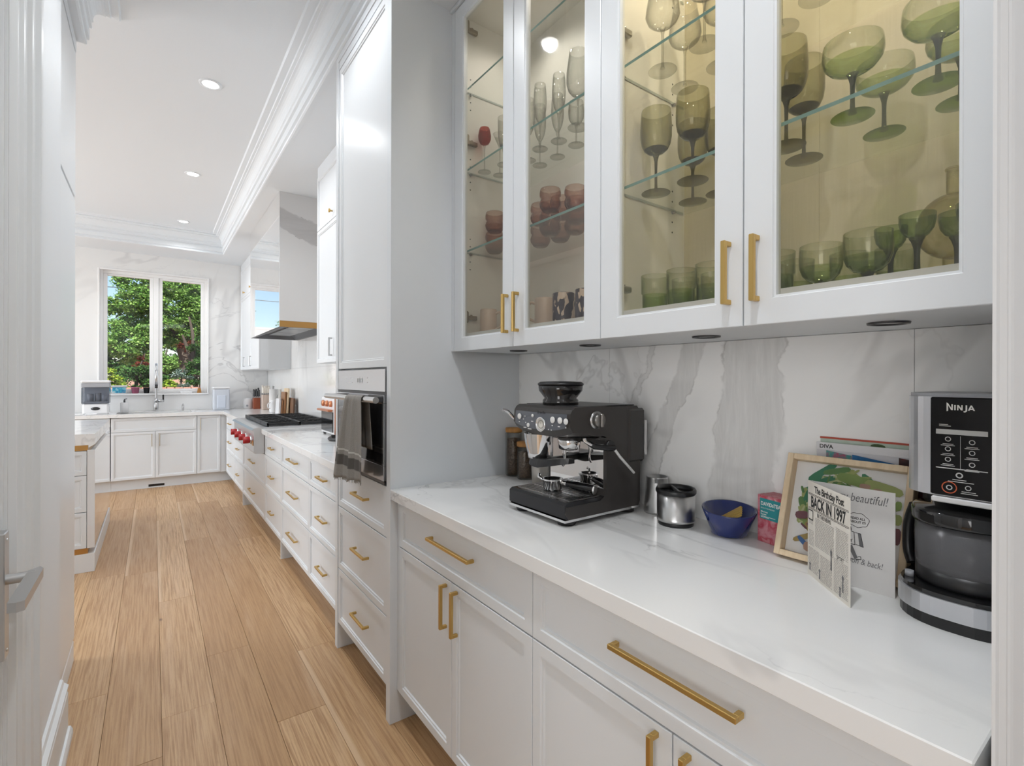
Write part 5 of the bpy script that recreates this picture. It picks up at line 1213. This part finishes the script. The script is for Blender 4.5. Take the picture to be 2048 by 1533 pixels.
# ------------------------------------------------------------------ ice cream machine at the right
t = thing('ice_cream_maker', 'tall black and silver frozen dessert machine at the right end of the worktop', 'appliance', (1.22, .24, zc))
SIL = plain('silver_plastic', (.62, .63, .66), .28, .6)
def rrect(x0, x1, y0, y1, r, n=8):
    pts = []
    for cx, cy, a0, rr in ((x1 - .012, y1 - .012, 0, .012), (x0 + r, y1 - r, pi / 2, r), (x0 + r, y0 + r, pi, r), (x1 - .012, y0 + .012, 1.5 * pi, .012)):
        for k in range(n + 1): a = a0 + k / n * pi / 2; pts.append((cx + rr * cos(a), cy + rr * sin(a)))
    return pts
y0_, y1_ = .1475, .335
MB().prism(rrect(1.100, 1.338, y0_, y1_ - .003, .080), 'z', zc, zc + .020, smooth=False).build('foot_ring', BLACK, t)
MB().prism(rrect(1.097, 1.340, y0_ - .001, y1_, .082), 'z', zc + .0202, zc + .052).build('base_band', SIL, t)
MB().prism(rrect(1.101, 1.338, y0_, y1_ - .004, .079), 'z', zc + .0522, zc + .060).build('base_top', BLACK_GLOSS, t)
MB().box(1.27, 1.336, .155, .326, zc + .0602, 1.150, 0, .010).build('column', BLACK, t)
MB().prism(rrect(1.122, 1.338, .150, .318, .052), 'z', 1.142, 1.316).build('head', SIL, t)
MB().prism(rrect(1.126, 1.336, .152, .316, .050), 'z', 1.3162, 1.322).build('head_top', bpy.data.materials['grey_plastic'], t)
pn = MB().box(1.1155, 1.1235, .151, .2735, 1.1445, 1.3155, 0, .002).build('display_panel', PANEL_BK, t)
MB().box(1.113, 1.15, .151, .272, 1.132, 1.1415, 0, .002).build('lower_lip', plain('light_lip', (.66, .66, .66), .4), t)
lt = MB(); PU, PV = Vector((0, -1, 0)), Vector((0, 0, 1)); LO = Vector((1.1152, .2513, 1.2935))
kp = 0
def poly(pts, sc=.00067, ox=0.0):
    global kp; kp += 1; flat(lt, [((a + ox) * sc, b * sc * 1.15) for a, b in pts], LO, PU, PV, 0, .0003 + kp * .00003)
# NINJA logo, drawn letter by letter with the taller first N
poly([(0, -3), (3.2, -2), (3.2, 14), (0, 17)]); poly([(0, 17), (3.6, 14.5), (12.2, 0), (9, 0)]); poly([(9.6, 0), (12.6, 0), (12.6, 13.2), (9.6, 13.2)])
poly([(15.2, 0), (18.2, 0), (18.2, 11.4), (15.2, 11.4)])
poly([(20.8, 0), (23.4, 0), (23.4, 11.4), (20.8, 11.4)]); poly([(20.8, 11.4), (24.2, 11.4), (31.6, 0), (28.4, 0)]); poly([(29, 0), (31.6, 0), (31.6, 11.4), (29, 11.4)])
poly([(37.2, -1), (40.2, -1), (40.2, 11.4), (37.2, 11.4)]); poly([(33.6, -4.2), (37.0, -4.0), (40.2, -1), (37.2, .6), (36, -1.4), (33, -1.4)])
poly([(41.6, 0), (44.8, 0), (49.4, 11.4), (46.6, 11.4)]); poly([(46.6, 11.4), (49.4, 11.4), (55.2, 0), (51.8, 0)]); poly([(44.6, 2.2), (52.6, 2.2), (51.6, 4.4), (45.4, 4.4)])
lt.build('lettering', plain('silver_print', (.74, .73, .70), .35), pn)
ic = MB()
def ym_(y): return .2655 - (.263 - y) * .601
def bar(y0, y1, z, h): ic.box(1.1149, 1.1153, ym_(y1), ym_(y0), z - h / 2, z + h / 2)
bar(.263, .1515, 1.2555, .0085); bar(.263, .1515, 1.1925, .0016); ic.box(1.1149, 1.1153, ym_(.2085), ym_(.2093), 1.1935, 1.249)
for (y, zs_) in ((.236, (1.241, 1.224, 1.206)), (.184, (1.238, 1.220, 1.200))):
    for z in zs_:
        ic.lathe([(.0030, 0), (.0042, .0002)], (1.1151, ym_(y), z + .002), 12, axis='-x')
        bar(y + .012, y - .012, z - .0065, .0011); bar(y + .016, y - .015, z - .0090, .0011)
ic.lathe([(.003, 0), (.005, .0002)], (1.1151, ym_(.211), 1.182), 12, axis='-x'); bar(.226, .196, 1.174, .0012); bar(.236, .180, 1.1705, .0012); bar(.256, .236, 1.268, .0011); bar(.256, .230, 1.2655, .0011)
ic.lathe([(.003, 0), (.0042, .0002)], (1.1151, ym_(.192), 1.162), 12, axis='-x'); bar(.206, .176, 1.155, .0011); bar(.208, .172, 1.152, .0011)
ic.lathe([(.0028, 0), (.0044, .0002)], (1.1151, ym_(.233), 1.1595), 14, axis='-x')
ic.build('panel_icons', plain('icon_grey', (.48, .48, .47), .5), pn)
MB().lathe([(.0088, 0), (.0104, .0003)], (1.1151, ym_(.233), 1.1595), 24, axis='-x').build('power_ring', plain('orange_ring', (.48, .09, .03), .4), pn)
oc = (1.205, .238, 0)
MB().lathe([(0, .9757), (.077, .9757), (.078, .980), (.078, 1.002), (0, 1.002)], oc, 36).build('bowl_base', BLACK, t)
MB().lathe([(.0775, 1.0022), (.0785, 1.006), (.079, 1.085), (.077, 1.085), (.0755, 1.008), (.070, 1.004)], oc, 40).build('bowl', HAZY, t)
MB().lathe([(0, 1.004), (.040, 1.004), (.040, 1.07), (.0, 1.075)], oc, 24).build('inner_tub', plain('tub_grey', (.34, .34, .35), .35), t)
MB().lathe([(.076, 1.0852), (.083, 1.0852), (.084, 1.090), (.084, 1.106), (.080, 1.112), (.055, 1.114), (.052, 1.131), (0, 1.131)], oc, 40).build('bowl_lid', BLACK_GLOSS, t)
MB().tube(smoothpath([(1.215, .322, 1.10), (1.225, .334, 1.06), (1.225, .335, 1.01), (1.215, .326, .985)], 4), .009, 10).build('bowl_handle', BLACK, t)
MB().cyl((1.160, .315, zc + .0602), .007, .010, 12).build('release_button', bpy.data.materials['grey_plastic'], t)
# ------------------------------------------------------------------ glassware and mugs in the wall cabinets
S1, S2, S0 = 1.8768, 2.2118, 1.5312
def shell(prof_out, th=.0014):
    """outer wall up, lip, inner wall down"""
    inn = [(max(r - th, 0), z + (th if i == 0 else 0)) for i, (r, z) in enumerate(prof_out)]
    return prof_out + [(prof_out[-1][0] - th * .5, prof_out[-1][1] + th * .6)] + inn[::-1]
def stemglass(name, label, cat, foot_r, stem_r, stem_top, bowl, mats, split=None, group=None, seg=28, hgt=0):
    """bowl: outer profile (r, z); mats: bowl, bowl_low, stem, foot"""
    t = thing(name, label, cat, (0, 0, 0), group)
    P = shell(bowl); mb = MB().lathe(P, (0, 0, 0), seg)
    if split is not None:
        for i, f in enumerate(mb.f):
            if sum(mb.v[q][2] for q in f) / len(f) < split: mb.mi[i] = 1
    mb.build('bowl', [mats[0], mats[1]], t)
    MB().lathe([(stem_r * 1.9, .0075), (stem_r * 1.15, .016), (stem_r, .03), (stem_r * .95, stem_top * .6), (stem_r * 1.1, stem_top - .02), (stem_r * 1.9, stem_top - .006), (stem_r * 2.6, stem_top)], (0, 0, 0), 12).build('stem', mats[2], t)
    MB().lathe([(0, .0), (foot_r * .96, 0), (foot_r, .0012), (foot_r * .96, .0024), (foot_r * .45, .0050), (stem_r * 1.9, .0076), (0, .0078)], (0, 0, 0), seg).build('foot', mats[3], t)
    return t
def place(proto, items, z, group, used):
    for (x, y, lab) in items:
        if used[0] is None: used[0] = proto; proto.location = (x, y, z); proto['label'] = lab; proto['group'] = group; ORG[proto.name] = Vector((0, 0, 0))
        else: dup(proto, (x, y, z), lab, rz=random.uniform(0, 6), group=group)
OM = (OLIVE, OLIVE_STEM, OLIVE_STEM, OLIVE_FOOT)
gob = stemglass('goblet', '', 'wine glass', .0405, .0040, .112, [(.008, .112), (.022, .117), (.033, .126), (.040, .140), (.0435, .160), (.0440, .185), (.0430, .212), (.0415, .235)], OM, .128)
place(gob, [(1.165, .905, 'olive goblet in the front row beside the left partition of the right cabinet'), (1.171, .790, 'olive goblet in the front row, second from the left partition'), (1.311, .884, 'olive goblet at the back, overlapped by the second front goblet'), (1.315, .796, 'olive goblet at the back, mostly hidden by the stile between two doors'), (1.172, .548, 'olive goblet at the left edge of the rightmost glass door'), (1.273, .554, 'olive goblet at the back left of the rightmost glass door')], S1, 'olive goblets on the lower glass shelf', [None])
GM = (GREEN, GREEN_LOW, GREEN_STEM, GREEN_FOOT)
cpe = stemglass('coupe', '', 'coupe glass', .038, .0042, .088, [(.010, .088), (.026, .092), (.040, .100), (.050, .112), (.0535, .124), (.0530, .138), (.0515, .150)], GM, .117)
place(cpe, [(1.145, .406, 'green coupe glass in the front row, left of the two coupe pairs'), (1.277, .393, 'green coupe glass at the back, between the two front coupes'), (1.141, .270, 'green coupe glass in the front row, highest at the right edge of the pane'), (1.252, .262, 'green coupe glass at the back right, half cut off by the door frame')], S1, 'green coupes on the lower glass shelf', [None])
CM = (CLEAR, CLEAR, CLEAR_STEM, CLEAR)
wg = stemglass('wine_glass', '', 'wine glass', .039, .0034, .122, [(.007, .122), (.024, .127), (.040, .140), (.047, .156), (.045, .178), (.038, .215), (.034, .240)], CM, None)
place(wg, [(1.158, .878, 'clear wine glass on the upper shelf, front left in the right cabinet'), (1.279, .890, 'clear wine glass on the upper shelf, at the back left in the right cabinet'), (1.154, .745, 'clear wine glass on the upper shelf, second in the front row'), (1.272, .770, 'clear wine glass on the upper shelf, behind the door stile'), (1.257, .600, 'clear wine glass on the upper shelf, left edge of the rightmost door'), (1.215, .500, 'clear wine glass on the upper shelf, at the top of the rightmost door')], S2, 'clear wine glasses on the upper shelf', [None])
fl_ = stemglass('champagne_flute', '', 'flute', .030, .0028, .098, [(.005, .098), (.012, .108), (.019, .125), (.024, .150), (.0255, .180), (.0240, .215), (.0215, .243)], CM, None, seg=20)
place(fl_, [(1.180, 1.449, 'clear champagne flute, left of the pair in front of the second glass door'), (1.196, 1.360, 'clear champagne flute, right and taller-looking of the front pair'), (1.205, 1.552, 'clear champagne flute at the left edge of the second glass door'), (1.277, 1.460, 'clear champagne flute at the back, between the two front flutes'), (1.270, 1.560, 'clear champagne flute at the back left, behind the first flutes')], S2, 'champagne flutes on the upper shelf', [None])
bw_ = stemglass('large_wine_glass', 'large clear wine glass right of the champagne flutes', 'wine glass', .036, .0034, .110, [(.007, .110), (.022, .115), (.034, .130), (.0405, .155), (.040, .190), (.034, .235), (.030, .262)], CM, None); bw_.location = (1.184, 1.247, S2)
sg_ = stemglass('small_wine_glass', 'small clear wine glass behind the large one', 'wine glass', .030, .0030, .080, [(.006, .080), (.020, .085), (.028, .100), (.030, .125), (.027, .160)], CM, None, seg=20); sg_.location = (1.268, 1.345, S2)
co_ = stemglass('cordial_glass', 'cordial glass with a round red bowl at the far left', 'cordial glass', .028, .0024, .114, [(.005, .114), (.018, .120), (.026, .135), (.0275, .152), (.024, .175), (.021, .184)], (RED_GLASS, RED_GLASS, CLEAR_STEM, CLEAR), None, seg=20); co_.location = (1.124, 1.748, S2)
ma_ = stemglass('martini_glass', 'small clear cone-shaped martini glass beside the red cordial glass', 'martini glass', .029, .0024, .120, [(.004, .120), (.030, .176)], CM, None, seg=20); ma_.location = (1.195, 1.738, S2)
pz_ = stemglass('tall_glass', 'tall clear stemmed glass with a bluish base next to the door stile', 'glass', .030, .0050, .070, [(.010, .070), (.020, .076), (.026, .110), (.028, .19)], (CLEAR, thin_glass('bluish_glass', (.55, .62, .72)), CLEAR_STEM, CLEAR), .085, seg=20); pz_.location = (1.150, 1.640, S2)

# rose tumblers stacked in pairs
def bubble(name='tumbler'):
    t = thing(name, '', 'tumbler', (0, 0, 0))
    P = shell([(.022, 0), (.029, .004), (.0385, .019), (.0410, .031), (.0375, .043), (.0350, .048), (.0400, .059), (.0405, .070), (.0375, .084)], .002)
    mb = MB().lathe([(0, 0)] + P[:-1] + [(0, .004)], (0, 0, 0), 28)
    for i, f in enumerate(mb.f):
        if sum(mb.v[q][2] for q in f) / len(f) < .03: mb.mi[i] = 1
    mb.build('wall', [PINK, PINK_LOW], t)
    MB().lathe([(0, .0042), (.026, .0042), (.0255, .009), (0, .0095)], (0, 0, 0), 20).build('thick_base', PINK_LOW, t); return t
bub = bubble(); its = []
for (x, y, w) in ((1.190, 1.400, 'front stack in the middle of the second door'), (1.262, 1.545, 'back stack at the left edge of the second door'), (1.275, 1.440, 'back stack behind the middle of the second door'), (1.250, 1.330, 'back right stack of the second door'), (1.170, 1.738, 'stack nearest the hinges of the first door'), (1.235, 1.665, 'stack beside the stile of the first door')):
    its += [(x, y, 0, 'rose tumbler, lower of the ' + w), (x, y, .0862, 'rose tumbler, upper of the ' + w)]
its.append((1.17, 1.235, 0, 'single rose glass tumbler at the right edge of the second glass door'))
for i, (x, y, dz, lab) in enumerate(its):
    if i == 0: bub.location = (x, y, S1); bub['label'] = lab; bub['group'] = 'rose tumblers on the lower glass shelf'
    else: dup(bub, (x, y, S1 + dz), lab, group='rose tumblers on the lower glass shelf')
# green tumblers and coupes on the cabinet floor
def gtum():
    t = thing('green_tumbler', '', 'tumbler', (0, 0, 0)); P = shell([(.031, 0), (.034, .003), (.0345, .052), (.0375, .056), (.0385, .105)], .002)
    mb = MB().lathe([(0, 0)] + P[:-1] + [(0, .005)], (0, 0, 0), 28)
    for i, f in enumerate(mb.f):
        if sum(mb.v[q][2] for q in f) / len(f) < .052: mb.mi[i] = 1
    mb.build('wall', [GREEN, GREEN_LOW], t)
    MB().lathe([(0, .0052), (.031, .0052), (.031, .010), (0, .011)], (0, 0, 0), 20).build('thick_base', GREEN_LOW, t); return t
gt = gtum()
for i, (x, y, lab) in enumerate(((1.145, .892, 'green tumbler at the left of the third glass door'), (1.140, .803, 'green tumbler in the middle of the third glass door'), (1.140, .716, 'green tumbler at the right edge of the third glass door'), (1.255, .870, 'green tumbler in the back row behind the left two'), (1.255, .775, 'green tumbler in the back row behind the right two'), (1.165, .565, 'green tumbler at the left edge of the rightmost glass door'), (1.285, .575, 'green tumbler at the back beside the first low coupe'), (1.305, .470, 'green tumbler at the back between the two low coupes'), (1.330, .388, 'green tumbler at the back behind the liqueur coupes'))):
    if i == 0: gt.location = (x, y, S0); gt['label'] = lab; gt['group'] = 'green tumblers on the cabinet floor'
    else: dup(gt, (x, y, S0), lab, group='green tumblers on the cabinet floor')
lc = stemglass('low_coupe', '', 'coupe glass', .030, .0048, .024, [(.012, .024), (.024, .028), (.035, .040), (.0405, .056), (.0415, .076), (.0405, .102)], GM, .055)
place(lc, [(1.165, .472, 'low green coupe on the cabinet floor, left of the two deep ones'), (1.130, .374, 'low green coupe on the cabinet floor, right of the two deep ones')], S0, 'deep low coupes on the cabinet floor', [None])
sc_ = stemglass('liqueur_coupe', '', 'liqueur glass', .026, .0050, .082, [(.010, .082), (.018, .087), (.025, .098), (.028, .112), (.0285, .126)], (GREEN_LOW, GREEN_LOW, GREEN_STEM, GREEN_FOOT), .10, seg=24)
place(sc_, [(1.165, .306, 'green liqueur coupe in front of the round decanter, left one'), (1.212, .258, 'green liqueur coupe in front of the round decanter, middle one'), (1.165, .222, 'green liqueur coupe at the far right, cut by the door frame'), (1.228, .366, 'green liqueur coupe behind the left one, partly hidden')], S0, 'liqueur coupes on the cabinet floor', [None])
t = thing('decanter', 'round pale glass decanter with a straight neck behind the liqueur coupes', 'decanter', (1.306, .284, S0))
cx_ = (1.306, .284, S0)
sph = [(.055 * sin(a) * 1.12, .125 - .066 * cos(a)) for a in [k * pi / 16 for k in range(1, 16)]]
MB().lathe(sph + [(.012, .195), (.0125, .240), (.0115, .240), (.011, .195)] + [(r - .0015, z) for r, z in sph[::-1]], cx_, 32).build('body', AMBER, t)
MB().lathe([(.018, .062), (.017, .030), (.020, .004), (.020, 0), (0, 0), (.0, .004), (.018, .004), (.0155, .030), (.0165, .061)], cx_, 24).build('base_tube', AMBER, t)
MB().lathe([(.0135, .238), (.0140, .241), (.0125, .243), (.0115, .240)], cx_, 20).build('lip', AMBER, t)
# mugs
CER = plain('cream_ceramic', (.62, .50, .43), .35); 
def pattern():
    m = newmat('brushed_pattern_ceramic'); q = NT(m); n = q.noise(q.mapv(q.obj(), (1, 1, .6)), 26, 1.5, .4, 2.2)
    q.bsdf(q.mix(q.sm(n, .49, .53), (.055, .050, .075), (.60, .48, .40)), .3); return m
PAT = pattern()
def mug(label, x, y, ang, mat, r=.0355, h=.105):
    t = thing('mug', label, 'mug', (x, y, S0), 'mugs on the cabinet floor', rz=ang, local=True)
    MB().lathe([(0, .0), (r * .86, 0), (r * .97, .006), (r, .02), (r, h - .002), (r - .002, h), (r - .004, h - .003), (r - .004, .008), (0, .006)], (0, 0, 0), 32).build('body', mat, t)
    MB().tube(smoothpath([(r - .003, 0, h * .82), (r + .018, 0, h * .86), (r + .031, 0, h * .62), (r + .024, 0, h * .34), (r - .003, 0, h * .20)], 5), .0052, 10).build('handle', CER if mat is CER else PAT, t)
    return t
mug('plain cream mug at the left of the first glass door', 1.140, 1.738, radians(-62), CER)
mug('plain cream mug at the left of the second glass door', 1.140, 1.372, radians(125), CER)
mug('dark patterned mug in the middle of the second glass door', 1.128, 1.256, radians(-50), PAT, .038)
mug('dark patterned mug at the right edge of the second glass door', 1.135, 1.155, radians(-60), PAT, .036)
